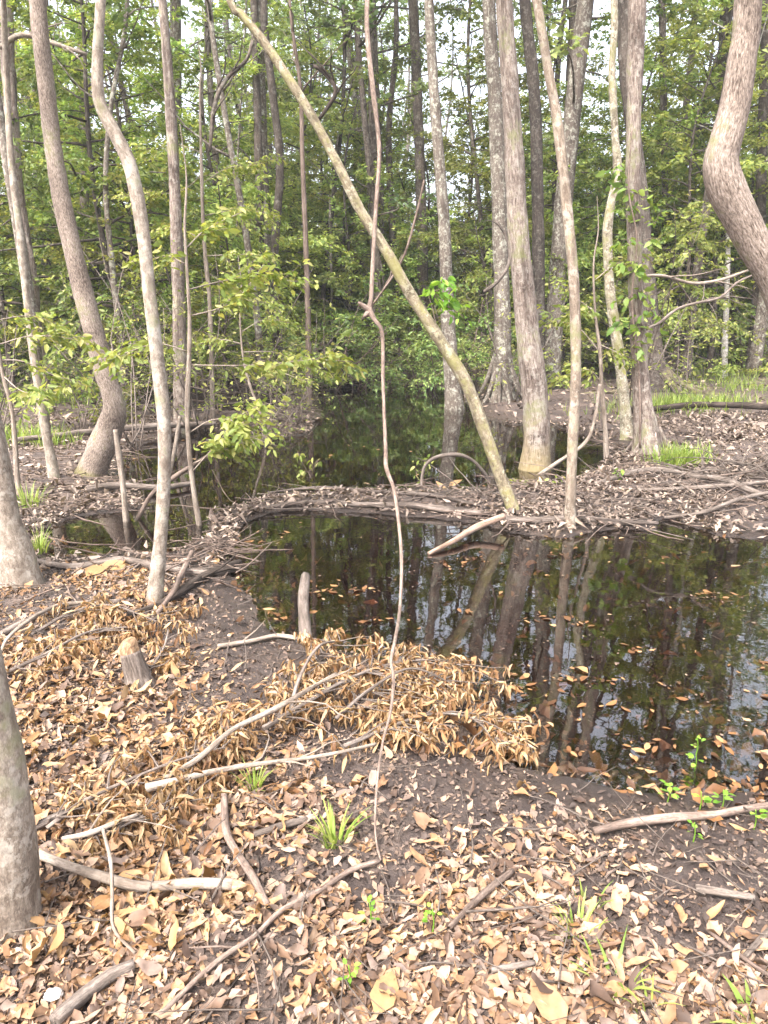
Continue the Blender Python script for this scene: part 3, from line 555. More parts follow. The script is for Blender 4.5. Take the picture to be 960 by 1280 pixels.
# the little tufts of fresh leaves on traced trunks and the vine on the peeling tree
def tuft_leaves(name, label, cat, clumps, Y, seed, leafL=.085, mat='leaf_fresh', stem=None):
    rg = np.random.default_rng(seed); c0, _ = D(clumps[0][0], clumps[0][1], Y); root = empty(name, c0, label, cat); bl, bb = Buf(), Buf(); fol = Foliage(leafL, .5, True)
    for x, y, rad, n in clumps:
        c, t = D(x, y, Y)
        if stem is None and (x, y) != clumps[0][:2]: tube(bb, np.array([c0 - c0, (c - c0) * .5 + [0, .02, -.03], c - c0]), [.005, .004, .003], 5, 0)
        rr = rad * t / F_PX
        for k in range(max(2, n // 7)):
            a = nrm(rg.normal(0, 1, 3) * [1, .8, .6]); Q = limb_path(rg, c - c0, a, rr * rg.uniform(.6, 1.2), 4, .2, -.05)
            tube(bb, Q, np.linspace(.004, .0015, 5), 4, 0, cap=False); fol.add(leaf_set(rg, Q, a, 7, leafL, droop=.5))
    fol.emit(bl, rg, 0)
    if stem is not None:
        P = px_path([(x, y) for x, y, w in stem], Y) - c0; tube(bb, P, [w * .5 * Y / F_PX for x, y, w in stem], 7, 0, step=.08, rough=.2, seed=seed)
    bb.build('stem', M['bark_vine'], root); bl.build('leaves', M[mat], root); return root
tuft_leaves('leaf_sprig', 'fresh bright green leaf sprig sprouting on the mossy slanted trunk', 'sprig', [(540,365,32,40),(556,352,22,24),(560,384,24,26)], 6.0, 81)
tuft_leaves('climbing_vine', 'leafy green creeper climbing the peeling trunk', 'vine', [(784,238,24,22),(800,255,20,18),(778,300,24,20),(806,300,20,18),(796,365,30,34),(778,400,20,18),(806,410,24,22),(800,340,24,26),(770,205,18,14),(818,280,18,10),(786,330,24,22),(812,385,20,18),(782,270,22,20),(790,440,22,20)], 8.42, 82, leafL=.10, mat='leaf_vine',
    stem=[(790,160,1.5),(786,238,2),(796,300,2),(790,380,2.5),(799,470,2.5),(800,560,3)])
tuft_leaves('leaf_sprig', 'yellow green seedling on the spit in front of the peeling tree', 'seedling', [(780,590,14,16),(778,602,10,10)], 7.2, 83, leafL=.06)
tuft_leaves('leaf_sprig', 'small seedling with pale leaves on the spit behind the vine', 'seedling', [(540,575,16,16),(520,590,16,12)], 7.3, 84, leafL=.06, mat='leaf_bright')
tuft_leaves('leaf_sprig', 'low leafy seedling at the foot of the large pond trunk', 'seedling', [(665,605,20,24),(640,598,14,14),(690,600,14,10)], 7.0, 85, leafL=.06, mat='leaf_bright')
tuft_leaves('leaf_sprig', 'leafy bush of drooping twigs beside the back pond', 'shrub', [(385,590,14,14),(372,565,14,12),(398,575,12,10),(395,605,12,10)], 7.6, 86, leafL=.06, mat='leaf_bright')

# hanging vine
vp = [(456,-60,9,5.6),(459,40,9,5.2),(466,110,9,5.),(472,160,9,4.9),(474,200,9,4.8),(470,260,9,4.7),(466,330,9,4.6),(464,372,9,4.5),(462,388,14,4.48),(470,402,9,4.42),(478,418,9,4.4),(479,480,8,4.3),(482,560,8,4.1),(483,585,9,4.0),(492,610,8,3.9),(498,650,8,3.75),(502,700,8,3.55),(500,760,7.5,3.3),(494,800,8,2.8),(489,825,8,2.66),(492,850,7,2.53),(488,890,7,2.36),(478,930,6,2.23),(471,980,6,2.08),(469,1020,6,1.98),(470,1050,6,1.9),(476,1076,6,1.84)]
P = np.array([D(x, y, Y)[0] for x, y, w, Y in vp]); Rr = np.array([w * .5 * Y / cp / F_PX * .58 for x, y, w, Y in vp])
top = P[0] + np.array([[-.25, .3, 3.2], [-.15, .2, 1.6]]); P = np.vstack([top, P]); Rr = np.concatenate([[Rr[0] * .9] * 2, Rr])
c0 = P[-1].copy(); rt = empty('hanging_vine', c0, 'thin knotted bare vine hanging from above down to the leaf covered ground', 'vine')
bb = Buf(); tube(bb, P - c0, Rr, 10, 0, step=.03, rough=.14, seed=4, lump=.1); bb.build('stem', M['bark_vine'], rt)
bb = Buf(); kp = D(463, 389, 4.48)[0] - c0
for a, l in (((-.7, -.2, .5), .10), ((-.6, -.5, -.5), .07)):
    Q = np.array([kp, kp + np.array(a) * l * .6, kp + np.array(a) * l]); tube(bb, Q, [.02, .016, .006], 8, 0, step=.02)
bb.build('knot', M['bark_vine'], rt)

# ------------------------------------------------------------------ fallen wood
def stick(name, label, pts, mat, seed, cat='stick', lift=0., forks=0, sides=10, gnaw=None, on=True, group=None, forkL=.3, vert=False):
    """pts: photo (x, y, width, height above ground)"""
    rg = np.random.default_rng(seed); P, Rr = [], []
    if vert:                                # a standing stick: every point in the upright plane through its two feet
        g0, g1 = GH(*pts[0][:2]), GH(*(pts[-1] if vert == 2 else pts[0])[:2])
    for qi, q in enumerate(pts):
        x, y, w = q[:3]; h = q[3] if len(q) > 3 else 0; g = GH(x, y)
        if vert:
            p, t = D(x, y, g0[1] + (g1[1] - g0[1]) * qi / (len(pts) - 1)); P.append(p - [0, 0, .05] if qi == 0 else p); Rr.append(w * .5 * t / F_PX); continue
        r = w * .42 * (g[1] / ray(x, y)[1]) / F_PX
        if h:
            p, t = D(x, y, g[1] - 0); zb = CZ + ray(x, y)[2] * (g[1] / ray(x, y)[1]); Yh = G(x, y, g[2] + h)[1]; p = D(x, y, Yh)[0]
        else: p = g + [0, 0, r * .8 + lift + (.018 if y > 850 else .008)]
        P.append(p); Rr.append(r)
    P, Rr = np.array(P), np.array(Rr); c0 = P.mean(0); c0[2] = max(0, H(c0[0], c0[1]))
    bb = Buf(); Ps, Rs = tube(bb, P - c0, Rr, sides, 0, step=max(.02, Rr.mean() * 1.5), rough=.13, seed=seed, lump=.08)
    for k in range(forks):
        i = rg.integers(len(Ps) // 5, len(Ps) - 1); T = Ps[i] - Ps[i - 1]; T /= np.linalg.norm(T)
        a = rot_z(T, rg.choice([-1, 1]) * rg.uniform(.4, 1.0)); a[2] = abs(rg.normal(.1, .2)); l = forkL * rg.uniform(.4, 1.2)
        Q = limb_path(rg, Ps[i], a, l, 4, .2, -.06); tube(bb, Q, np.linspace(Rs[i] * .5, Rs[i] * .15, 5), 6, 0)
    if gnaw is None:
        o = bb.build(name, M[mat]); o.location = c0; tag(o, label, cat, group); return o
    root = empty(name, c0, label, cat, group); bb.build('shaft', M[mat], root)
    for e in gnaw:
        pe, pi = (Ps[-1], Ps[-2]) if e else (Ps[0], Ps[1]); re = Rs[-1] if e else Rs[0]; T = pe - pi; T /= np.linalg.norm(T)
        gb = Buf(); tube(gb, np.array([pe - T * re * 1.2, pe, pe + T * re * 1.3, pe + T * re * 2.3]), [re * 1.03, re * .98, re * .7, re * .18], sides, 0, step=re * .4, rough=.18, seed=seed + 3); gb.build('gnawed_end', M['wood_gnawed'], root)
    return root
stick('fallen_branch', 'bleached pale branch chewed at its right end beside the nearest trunk', [(48,1068,12,.07),(90,1084,13,.06),(130,1096,14,.05),(170,1107,14,.045),(205,1107,14,.045),(240,1104,15,.045),(292,1106,17,.045)], 'wood_pale', 101, gnaw=[1])
stick('fallen_branch', 'long whitish branch pointing up right through the dry leaves towards the vine', [(182,985,13,.06),(215,977,11,.07),(250,968,9,.07),(300,958,8,.08),(345,952,7,.09),(400,945,6,.09),(470,930,5,.07)], 'wood_pale', 102, forks=3)
stick('fallen_branch', 'grey forked branch lying through the golden leaf pile', [(205,972,9,.05),(245,950,8,.08),(290,912,7,.12),(340,888,7,.15),(385,862,6,.17),(420,842,4,.17)], 'wood_pale', 103, forks=4)
stick('fallen_branch', 'short grey branch half buried in leaves left of the whitish one', [(38,1036,12,.03),(70,1022,14,.03),(102,1010,15,.03),(140,1000,9,.02)], 'wood_grey', 104)
stick('fallen_branch', 'thin pale twig branch in the leaves above the bleached branch', [(78,1048,6,.04),(110,1042,8,.05),(140,1030,7,.06),(172,1018,5,.07)], 'wood_pale', 105, forks=2)
stick('fallen_branch', 'bent brown stick lying towards the viewer left of the grass tuft', [(280,985,9,.05),(281,1010,10,.05),(284,1042,12,.04),(298,1068,12,.035),(316,1096,12,.035),(334,1130,11,.03)], 'wood_brown', 106)
stick('fallen_branch', 'grey stick leading from the bent brown stick to the grass tuft', [(318,1052,9),(350,1042,11),(386,1032,9)], 'wood_grey', 107)
stick('fallen_branch', 'thick greyish branch stub at the bottom left corner', [(70,1290,24),(110,1255,23),(140,1232,22),(168,1206,19,.02)], 'wood_grey', 108, sides=14)
stick('fallen_branch', 'long slender brown stick from the vine foot to the bottom edge', [(474,1076,7,.02),(440,1096,9),(400,1122,9),(352,1148,9),(318,1180,8),(280,1205,8),(240,1240,8),(196,1284,9)], 'wood_brown', 109, forks=2)
stick('fallen_branch', 'short brown stick in the leaves below the mud patch', [(640,1098,9),(612,1120,10),(585,1145,9),(562,1168,7)], 'wood_brown', 110)
stick('fallen_branch', 'reddish brown branch along the shallow water edge at right', [(742,1048,12),(790,1038,14),(840,1032,13),(890,1028,11),(930,1020,10),(985,1012,9)], 'wood_brown', 111)
stick('fallen_branch', 'stubby pale bark covered stick at right among leaves', [(868,1120,12),(900,1125,12),(942,1131,9)], 'wood_grey', 112)
stick('fallen_branch', 'thin pale stick at the right edge slanting down to the left', [(985,1150,8),(955,1178,9),(930,1204,8)], 'wood_grey', 113)
stick('fallen_branch', 'slender dark stick slanting to the bottom right corner', [(880,1168,5),(910,1192,6),(945,1218,6),(975,1238,6)], 'wood_brown', 114)
stick('fallen_branch', 'small pale stick near the bottom edge right of centre', [(614,1222,8),(640,1218,9),(668,1212,7)], 'wood_grey', 115)
stick('gnawed_log', 'short pale log with chewed end lying from the mud into the water', [(382,802,18),(381,782,18,.04),(379,757,17,.06),(380,737,15,.07),(382,720,13,.07)], 'wood_grey', 116, cat='log', gnaw=[0], sides=16)
stick('fallen_branch', 'white stick on the mud left of the short gnawed log', [(272,812,7),(310,806,7),(345,799,8),(372,799,7)], 'wood_pale', 117, forks=1)
stick('fallen_branch', 'smooth reddish branch reaching into the front pond from the spit', [(536,692,6,.01),(565,677,8,.04),(595,659,10,.07),(630,645,9,.10)], 'wood_red', 118)
stick('fallen_log', 'long grey log along the front of the leafy spit', [(296,644,4),(345,634,6),(400,628,8),(455,633,7),(510,634,10),(560,640,11),(612,644,7)], 'wood_log', 119, cat='log', forks=4, lift=.0, sides=14)
stick('fallen_log', 'second driftwood log reaching right from the slanted trunk foot', [(618,652,11),(670,654,11),(720,651,10),(775,656,9),(822,657,6)], 'wood_log', 120, cat='log', forks=5, lift=.0, sides=14)
stick('fallen_log', 'thin driftwood pole behind the long grey log', [(335,618,3),(400,612,5),(470,618,6),(540,621,6),(600,633,4)], 'wood_log', 121, cat='log', lift=.0, forks=3)
stick('fallen_branch', 'arched bare branch bowing over the spit', [(526,608,4),(530,585,4,.22),(545,572,5,.33),(570,568,5,.36),(590,575,4,.30),(606,592,4,.15),(612,604,4)], 'wood_grey', 122, vert=2)
stick('fallen_branch', 'long curved pale branch on the right bank leading to the peeling tree', [(745,608,8),(790,594,9),(822,588,10,.05),(860,594,9,.06),(905,600,9,.05),(935,612,9,.05),(965,628,9)], 'wood_grey', 123, forks=3, forkL=.5)
stick('fallen_branch', 'straight thin pole lying across the right bank', [(800,616,6),(860,610,6,.04),(920,606,6,.06),(985,600,6,.05)], 'wood_grey', 124, forks=2)
stick('fallen_branch', 'bare twig branch at the right bank water line', [(830,650,5),(880,640,6,.05),(930,622,6,.08),(985,612,6,.08)], 'wood_grey', 125, forks=4, forkL=.5)
stick('fallen_branch', 'slanting dead branch from the large pond trunk over the slim tree', [(668,592,5,.05),(700,576,5,.14),(730,555,5,.3),(742,530,4,.5),(750,480,4,.9)], 'wood_pale', 126, vert=1)
stick('fallen_log', 'dark fallen trunk lying across the left bank behind the leaning tree', [(20,560,7),(75,556,9),(140,546,10),(205,540,9),(270,535,7)], 'wood_grey', 127, cat='log', lift=.06)
stick('fallen_log', 'half sunk grey log in the left channel by the S bent tree', [(110,618,10),(150,614,11),(200,616,9),(240,610,7)], 'wood_grey', 128, cat='log', lift=.02)
stick('fallen_branch', 'twisted brown root like branch left of the S bent tree foot', [(40,705,9),(90,708,9,.03),(150,700,10,.05),(190,706,9,.06),(255,716,9,.03),(300,714,6)], 'wood_grey', 129, forks=4)
stick('fallen_branch', 'dark wet branch lying behind the gnawed stump', [(150,775,9),(195,762,11),(230,742,12),(262,722,12),(300,706,8)], 'wood_dark', 130, forks=3)
stick('fallen_branch', 'pale stick crossing the foot of the S bent tree', [(192,772,8,.04),(215,742,8,.09),(226,720,8,.1),(240,690,7,.06)], 'wood_brown', 131)
stick('fallen_branch', 'slender leaning stick from the left edge over dry leaves', [(2,820,5),(8,800,5,.05),(30,780,6,.08),(70,758,6,.06),(120,752,5,.03)], 'wood_pale', 132, forks=2)
stick('fallen_branch', 'grey stick along the left bank under the stout trunk', [(-20,810,10),(30,778,10,.02),(80,760,9,.03),(150,755,7)], 'wood_grey', 133)
stick('fallen_log', 'dark fallen log on the far right bank', [(800,520,8),(860,515,9),(920,515,10),(990,520,10)], 'wood_dark', 134, cat='log', lift=.05)
stick('leaning_pole', 'bare white stake leaning in the left channel', [(158,652,8),(154,610,7,.34),(149,570,7,.68),(144,537,5,.98)], 'wood_pale', 135, cat='stake', vert=1)
stick('leaning_pole', 'thin bare stake in the water right of the S bent tree', [(212,585,5),(219,560,5,.3),(225,520,4,.8)], 'wood_pale', 136, cat='stake', vert=1)
stick('leaning_pole', 'slanting dead stick rising from the left channel to the sapling', [(168,648,6),(190,618,6,.25),(220,595,6,.5),(260,570,5,.8),(285,556,4,.95)], 'wood_brown', 137, cat='stake', vert=1)
stick('curled_twig', 'thick twig curled round the foot of the stout left edge trunk', [(-20,702,8,.1),(5,690,8,.16),(25,680,8,.21),(35,672,8,.26),(30,667,7,.3),(20,672,6,.28),(22,681,6,.22)], 'bark_vine', 138, cat='twig', vert=1)
stick('bare_branch', 'thin dead branch arching from the nearest trunk over the bleached branch', [(170,1200,5),(142,1160,5,.06),(140,1115,5,.1),(138,1075,5,.16),(128,1035,4,.2)], 'wood_pale', 139)

# bare whitish branches crossing the far bank
def air_branch(label, pts, Y, mat, seed, dy=0., forks=3):
    rg = np.random.default_rng(seed); P = px_path([(x, y) for x, y, w in pts], Y, dy); Rr = [w * .5 * Y / F_PX for x, y, w in pts]; c0 = P[0].copy()
    bb = Buf(); Ps, Rs = tube(bb, P - c0, Rr, 7, 0, step=.1, rough=.12, seed=seed)
    for k in range(forks):
        i = rg.integers(3, len(Ps) - 2); a = Ps[i] - Ps[i - 1]; a = rot_z(a / np.linalg.norm(a), rg.uniform(-.7, .7)); a[2] += rg.normal(.1, .4)
        Q = limb_path(rg, Ps[i], a, rg.uniform(.3, .8), 5, .2, -.02); tube(bb, Q, np.linspace(Rs[i] * .6, .003, 6), 5, 0)
    o = bb.build('dead_branch', M[mat]); o.location = c0; return tag(o, label, 'branch')
air_branch('long pale bare branch reaching right from the peeling trunk', [(806,412,4),(825,403,4),(845,387,3.5),(870,379,3.5),(900,372,3),(920,354,3),(945,342,2.5)], 8.6, 'wood_grey', 151, .4)
air_branch('thin bare branch arching above the far bank at right', [(800,345,3),(830,345,4),(865,354,4),(900,350,4),(935,338,3)], 9., 'wood_pale', 152, .5)
air_branch('bare branch pointing right from the big cypress', [(605,365,5),(622,352,4),(636,330,4),(634,300,3),(620,275,3)], 10., 'wood_grey', 153)
air_branch('curving dark limb among green leaves above the slanted trunk', [(398,150,4),(412,130,5),(420,112,5),(405,90,5),(392,82,4)], 9., 'wood_dark', 154)
air_branch('dead arched limb in the sky gap left of the slanted tree', [(262,190,4),(268,135,5),(282,100,5),(308,75,4),(316,50,4)], 11., 'bark_dark', 155)
air_branch('pale limb forking beside the leaning tree top', [(0,60,6),(20,45,6),(40,45,5),(70,55,5),(108,68,4)], 8., 'bark_smooth', 156)
air_branch('thin hanging twig loop beside the slanted trunk', [(452,400,2),(500,330,3),(520,270,3),(530,225,2)], 6.6, 'bark_vine', 157, 0, 1)

# gnawed stump
gb = GH(172, 856); st = empty('gnawed_stump', gb, 'short grey tree stump chewed to an orange top by an animal', 'stump')
sc_ = (gb[1] / ray(172, 856)[1]) / F_PX
bb = Buf(); tube(bb, np.array([(.012, 0, -.06), (.006, 0, 0), (0, 0, .05), (-.012, .0, .11), (-.022, .005, .155)]), [.078, .072, .056, .049, .046], 26, 0, step=.012, rough=.1, seed=3, flare=(.03, .25, 5)); bb.build('trunk', M['wood_grey'], st)
bb = Buf(); tube(bb, np.array([(-.022, .005, .148), (-.020, .005, .17), (-.012, .004, .195), (.0, .003, .212), (.006, .002, .220)]), [.0455, .044, .036, .022, .006], 26, 0, step=.008, rough=.25, seed=9); bb.build('gnawed_top', M['wood_gnawed'], st)

# ------------------------------------------------------------------ dead leafy branches
def dry_branch(label, pts, seed, nclump, width, hmax, leafL=.054, name='dead_leafy_branch'):
    """a fallen branch whose withered leaves hang in whorls; pts: photo (x, y, w, h)"""
    rg = np.random.default_rng(seed); P = []
    for x, y, w, h in pts: g = GH(x, y); P.append(g + [0, 0, h])
    P = np.array(P); c0 = P[0].copy(); c0[2] = H(c0[0], c0[1]); root = empty(name, c0, label, 'branch')
    bb, bl = Buf(), Buf(); r0 = pts[0][2] * .5 * c0[1] / F_PX; Ps, Rs = tube(bb, P - c0, np.linspace(r0, r0 * .4, len(P)), 8, 0, step=.04, rough=.12, seed=seed)
    B, Dv, N = [], [], []
    for k in range(nclump):
        v = rg.uniform(.05, 1); i = min(int(v * (len(Ps) - 1)), len(Ps) - 2); T = Ps[i + 1] - Ps[i]; T /= np.linalg.norm(T)
        a = rot_z(T, rg.choice([-1, 1]) * rg.uniform(.2, 1.25)); a[2] = abs(rg.normal(.1, .15)); L = width * rg.uniform(.15, 1.0)
        Q = limb_path(rg, Ps[i], a, L, 4, .15, -.03)
        for q in range(len(Q)):
            g = H(Q[q][0] + c0[0], Q[q][1] + c0[1]) - c0[2]; g = max(g, -c0[2]); Q[q][2] = min(max(Q[q][2], g + .05), g + hmax)
        tube(bb, Q, np.linspace(.004, .0015, 5), 4, 0, cap=False)
        for e in range(3):
            m = rg.integers(6, 11); tip = Q[-1 - e]
            az = rg.uniform(0, 6.28) + np.arange(m) * 6.28 / m + rg.normal(0, .35, m); dn = rg.uniform(-3.2, .1, m)
            B.append(np.repeat(tip[None], m, 0) + rg.normal(0, .012, (m, 3))); Dv.append(np.stack([np.cos(az), np.sin(az), dn], -1)); N.append(np.stack([np.cos(az), np.sin(az), np.full(m, 1.2)], -1) + rg.normal(0, .4, (m, 3)))
    B, Dv, N = np.concatenate(B), nrm(np.concatenate(Dv)), np.concatenate(N); n = len(B); L = leafL * rg.uniform(.65, 1.3, n)
    g = np.maximum(height(B[:, 0] + c0[0], B[:, 1] + c0[1]), 0) - c0[2]
    low = B[:, 2] + Dv[:, 2] * L < g + .004; Dv[low, 2] = np.minimum(0.1, np.maximum(-.9, (g[low] + .006 - B[low, 2]) / L[low]))
    leaves(bl, B, Dv, N, L, L * rg.uniform(.16, .27, n), rg.uniform(.15, .6, n), rg.uniform(-.1, .45, n), 0, True, .03, rg)
    bb.build('stem', M['wood_grey'], root); bl.build('dry_leaves', M['litter_gold'], root); return root
dry_branch('biggest fallen branch thick with hanging golden dead leaves by the pond', [(330,925,8,.05),(380,900,8,.07),(440,870,7,.09),(500,850,6,.09),(570,842,5,.06)], 201, 50, .36, .09)
dry_branch('dead branch of golden leaves trailing into the right shallow water', [(430,945,7,.04),(490,925,7,.06),(540,912,6,.07),(590,915,5,.06),(626,942,4,.03)], 202, 46, .26, .08)
dry_branch('dead branch with drooping golden leaves nearest the short gnawed log', [(360,920,7,.05),(375,880,6,.12),(400,845,6,.15),(430,822,4,.09)], 203, 24, .28, .10)
dry_branch('golden leaved dead branch crossing the vine at the pile centre', [(420,915,6,.06),(465,890,6,.11),(515,872,5,.14),(570,875,4,.07)], 204, 34, .28, .09)
dry_branch('dead golden leafy branch left of the gnawed stump', [(10,850,6,.03),(60,835,6,.07),(105,815,5,.09),(140,800,4,.07)], 205, 22, .36, .08, .056)
dry_branch('dead leafy branch behind the stump along the bank', [(40,800,5,.03),(90,780,5,.06),(140,772,5,.07),(215,795,4,.05)], 206, 18, .34, .07, .056)
dry_branch('dead leafy branch just right of the gnawed stump', [(185,850,5,.03),(205,825,4,.06),(212,800,3,.06)], 207, 8, .15, .10, .056)
dry_branch('dead branch of upright curled tan leaves around the whitish branch', [(60,1045,7,.03),(110,1020,7,.06),(165,1000,6,.08),(225,975,5,.08),(290,950,4,.06)], 208, 24, .24, .10, .052)
dry_branch('small spray of drooping tan leaves left of the bent brown stick', [(120,1060,5,.02),(165,1045,5,.05),(215,1030,4,.06),(245,1010,3,.05)], 209, 24, .18, .09, .052)
dry_branch('dead leafy twig left of the golden pile along the grey branch', [(235,960,5,.03),(270,935,5,.06),(310,905,4,.08)], 210, 18, .18, .09, .056)

# ------------------------------------------------------------------ leaf litter
def litter(name, n, area, mat, seed, dens, L0=.07, fine=True, up=.03, floating=False, wr=(.3, .55), tilt=.35, jit=.04):
    rg = np.random.default_rng(seed)
    xy = area(rg, n * 4); s = sdf(xy[:, 0], xy[:, 1]); k = rg.random(len(xy)) < dens(xy[:, 0], xy[:, 1], s); xy, s = xy[k][:n], s[k][:n]
    m = len(xy); z = height(xy[:, 0], xy[:, 1], s) if not floating else np.full(m, .003)
    a = rg.uniform(0, 6.28, m); tl = rg.normal(0, tilt, m); Dv = np.stack([np.cos(a) * np.cos(tl), np.sin(a) * np.cos(tl), np.sin(tl)], -1)
    N = np.array([0, 0, 1.0]) + rg.normal(0, tilt, (m, 3)); L = L0 * np.exp(rg.normal(0, .45, m)); L = np.minimum(L, L0 * 2.3)
    B = np.stack([xy[:, 0], xy[:, 1], z + (rg.random(m) ** 1.6 * up if not floating else rg.uniform(0, .004, m)) + .5 * L * np.maximum(0, -np.sin(tl))], -1) - Dv * L[:, None] * .5
    bb = Buf(); leaves(bb, B, Dv, N, L, L * rg.uniform(*wr, m), rg.uniform(-.1, .4, m) * (0.2 if floating else 1), rg.normal(.15, .3, m) * (0.1 if floating else 1), 0, fine, 0. if floating else jit, rg)
    return tag(bb.build(name, mat), kind='stuff')
def fan(y0, y1, k=.62, pw=1.0):             # points spread over the ground in front of the viewpoint
    def f(rg, n):
        y = y0 + (y1 - y0) * rg.random(n) ** pw; w = k * y + .35
        return np.stack([rg.uniform(-1, 1, n) * w, y], -1)
    return f
def d_near(x, y, s):
    d = sstep(.05, .75, s) * (.12 + .88 * sstep(.43, .60, fbm(x * 2.8, y * 2.8, 33, 4)))
    d = np.maximum(d, sstep(1.95, 1.5, y) * sstep(.02, .2, s) * (.22 + .7 * sstep(.40, .56, fbm(x * 3.4, y * 3.4, 35, 4))))
    d = np.maximum(d, sstep(-.55, -1.0, x) * sstep(3.6, 3.0, y) * .75)
    mud = np.exp(-(((x - .25) / .55) ** 2 + ((y - 2.15) / .28) ** 2)); mud2 = np.exp(-(((x + .62) / .35) ** 2 + ((y - 3.5) / .5) ** 2))
    mud3 = np.exp(-(((x + .55) / .4) ** 2 + ((y - 2.75) / .25) ** 2))
    return np.clip(d * (1 - .8 * mud) * (1 - .85 * mud2) * (1 - .6 * mud3), 0, 1)
litter('leaf_litter', 25000, fan(.75, 4.9, pw=1.15), M['litter'], 301, d_near, .034, fine=2, tilt=.26, up=.018, wr=(.2, .5))
litter('leaf_litter', 4000, fan(.75, 4.2, pw=1.15), M['litter'], 311, d_near, .034, fine=2, tilt=.32, up=.022, wr=(.4, .7), jit=.05)
litter('crumbled_leaf_litter', 34000, fan(.75, 5.2, pw=1.1), M['litter_crumb'], 302, lambda x, y, s: .25 + .75 * sstep(.0, .4, s) * (s > 0), .017, up=.012, fine=False, wr=(.25, .8))
litter('golden_leaf_litter', 3800, fan(1.5, 4.6), M['litter_gold'], 303, lambda x, y, s: d_near(x, y, s) * (sstep(-.1, -.7, x) * .8 + .08) * sstep(.1, .5, s), .043, fine=2, wr=(.2, .36), up=.03, tilt=.4)
def d_mid(x, y, s): return (s > .01) * (.25 + .75 * sstep(.4, .55, fbm(x * 1.2, y * 1.2, 44, 3))) * (1 - .3 * sstep(7.5, 9.5, y) * (x < 1.5))
litter('bank_leaf_litter', 26000, fan(4.6, 11.5, .64), M['litter_grey'], 304, d_mid, .047, fine=False, up=.04)
litter('bank_leaf_litter', 11000, fan(9, 34, .6), M['litter_grey'], 305, lambda x, y, s: (s > .02) * 1., .085, fine=False, up=.05)
litter('sunken_leaves', 2600, fan(1.9, 5.5, .75), M['litter_wet'], 306, lambda x, y, s: ((s < 0) & (s > -1.3)) * np.exp(-np.maximum(0, -s) * 2.2), .052, up=.01)
litter('shore_leaf_litter', 900, fan(1.7, 5.2, .75), M['litter_wet'], 307, lambda x, y, s: (np.abs(s - .05) < .22) * 1. * (.2 + .8 * (x > .9)), .05, up=.015)
def clump_area(cl):
    C = np.array([[*G(x, y, 0)[:2], r] for x, y, r in cl])
    def f(rg, n):
        k = rg.integers(0, len(C), n); q = C[k]; d = rg.normal(0, 1, (n, 2)); return q[:, :2] + d * q[:, 2:] * [1.0, .55]
    return f
CL = [(415,735,.12),(400,742,.1),(440,740,.1),(330,768,.06),(350,770,.08),(730,780,.13),(690,778,.1),(795,812,.05),(590,852,.16),(560,840,.12),(650,862,.08),(760,850,.06),(740,938,.04),(855,970,.2),(900,965,.18),(940,980,.2),(820,960,.2),
      (885,745,.06),(955,830,.05),(960,870,.06),(700,850,.1),(800,930,.12),(910,930,.08),(660,900,.1),(555,765,.08),(490,775,.08),(560,705,.07),(680,690,.15),(820,700,.1),(600,700,.08),(880,850,.2),(770,880,.2),(350,665,.12),(300,680,.1),(390,650,.15)]
litter('floating_leaves', 300, clump_area(CL), M['litter_wet'], 308, lambda x, y, s: (s < .02) * 1., .036, floating=True, tilt=.04, wr=(.3, .5))
litter('floating_leaves', 110, fan(2.1, 14, .6), M['litter_gold'], 309, lambda x, y, s: (s < -.02) * np.exp(np.maximum(-3, s) * .9), .038, floating=True, tilt=.04, wr=(.3, .5))

litter('floating_debris', 1500, fan(2.0, 7.5, .7), M['litter_crumb'], 312, lambda x, y, s: (s < -.01) * (.1 + .9 * sstep(.5, .62, fbm(x * 2.5, y * 2.5, 71, 3))) * np.exp(np.maximum(-3, s) * .7), .012, floating=True, tilt=.03, wr=(.3, .9), fine=False)
# loose twigs over the ground: nobody could count them
def twigs(name, n, area, dens, seed, L0, r0, mat, up=.04, tilt=.1):
    rg = np.random.default_rng(seed); xy = area(rg, n * 6); s = sdf(xy[:, 0], xy[:, 1]); k = rg.random(len(xy)) < dens(xy[:, 0], xy[:, 1], s); xy = xy[k][:n]; bb = Buf()
    z = np.maximum(height(xy[:, 0], xy[:, 1]), 0)
    for q in range(len(xy)):
        a = rg.uniform(0, 6.28); L = L0 * rg.uniform(.4, 1.5); p = np.array([xy[q, 0], xy[q, 1], z[q] + rg.random() * up + r0])
        Q = limb_path(rg, p, (math.cos(a), math.sin(a), rg.normal(0, tilt)), L, 4, .13, 0)
        hh = np.maximum(height(Q[:, 0], Q[:, 1]), 0) + r0 * .5; Q[:, 2] = np.maximum(Q[:, 2], hh)
        r = r0 * rg.uniform(.5, 1.4); tube(bb, Q, np.linspace(r, r * .4, 5), 5, 0)
    return tag(bb.build(name, M[mat]), kind='stuff')
twigs('ground_twig_litter', 420, fan(1.0, 4.8), lambda x, y, s: (s > .03) * 1., 401, .22, .0028, 'wood_grey')
twigs('bank_twig_litter', 330, fan(5.2, 10, .62), lambda x, y, s: ((s > .0) & (s < 1.0)) * 1., 402, .5, .0055, 'wood_brown', up=.05)
twigs('brush_litter', 110, clump_area([(340,625,.4),(450,622,.4),(560,630,.3),(700,640,.4),(770,645,.4),(850,625,.5),(920,615,.5),(640,625,.3)]), lambda x, y, s: (s > -.2) * 1., 403, .5, .006, 'wood_grey', up=.07, tilt=.15)
twigs('root_tangle_litter', 80, clump_area([(285,680,.14),(265,690,.18),(250,715,.2),(110,715,.3),(60,740,.3),(180,730,.3)]), lambda x, y, s: (s > -.25) * 1., 404, .35, .005, 'wood_brown', up=.06, tilt=.15)
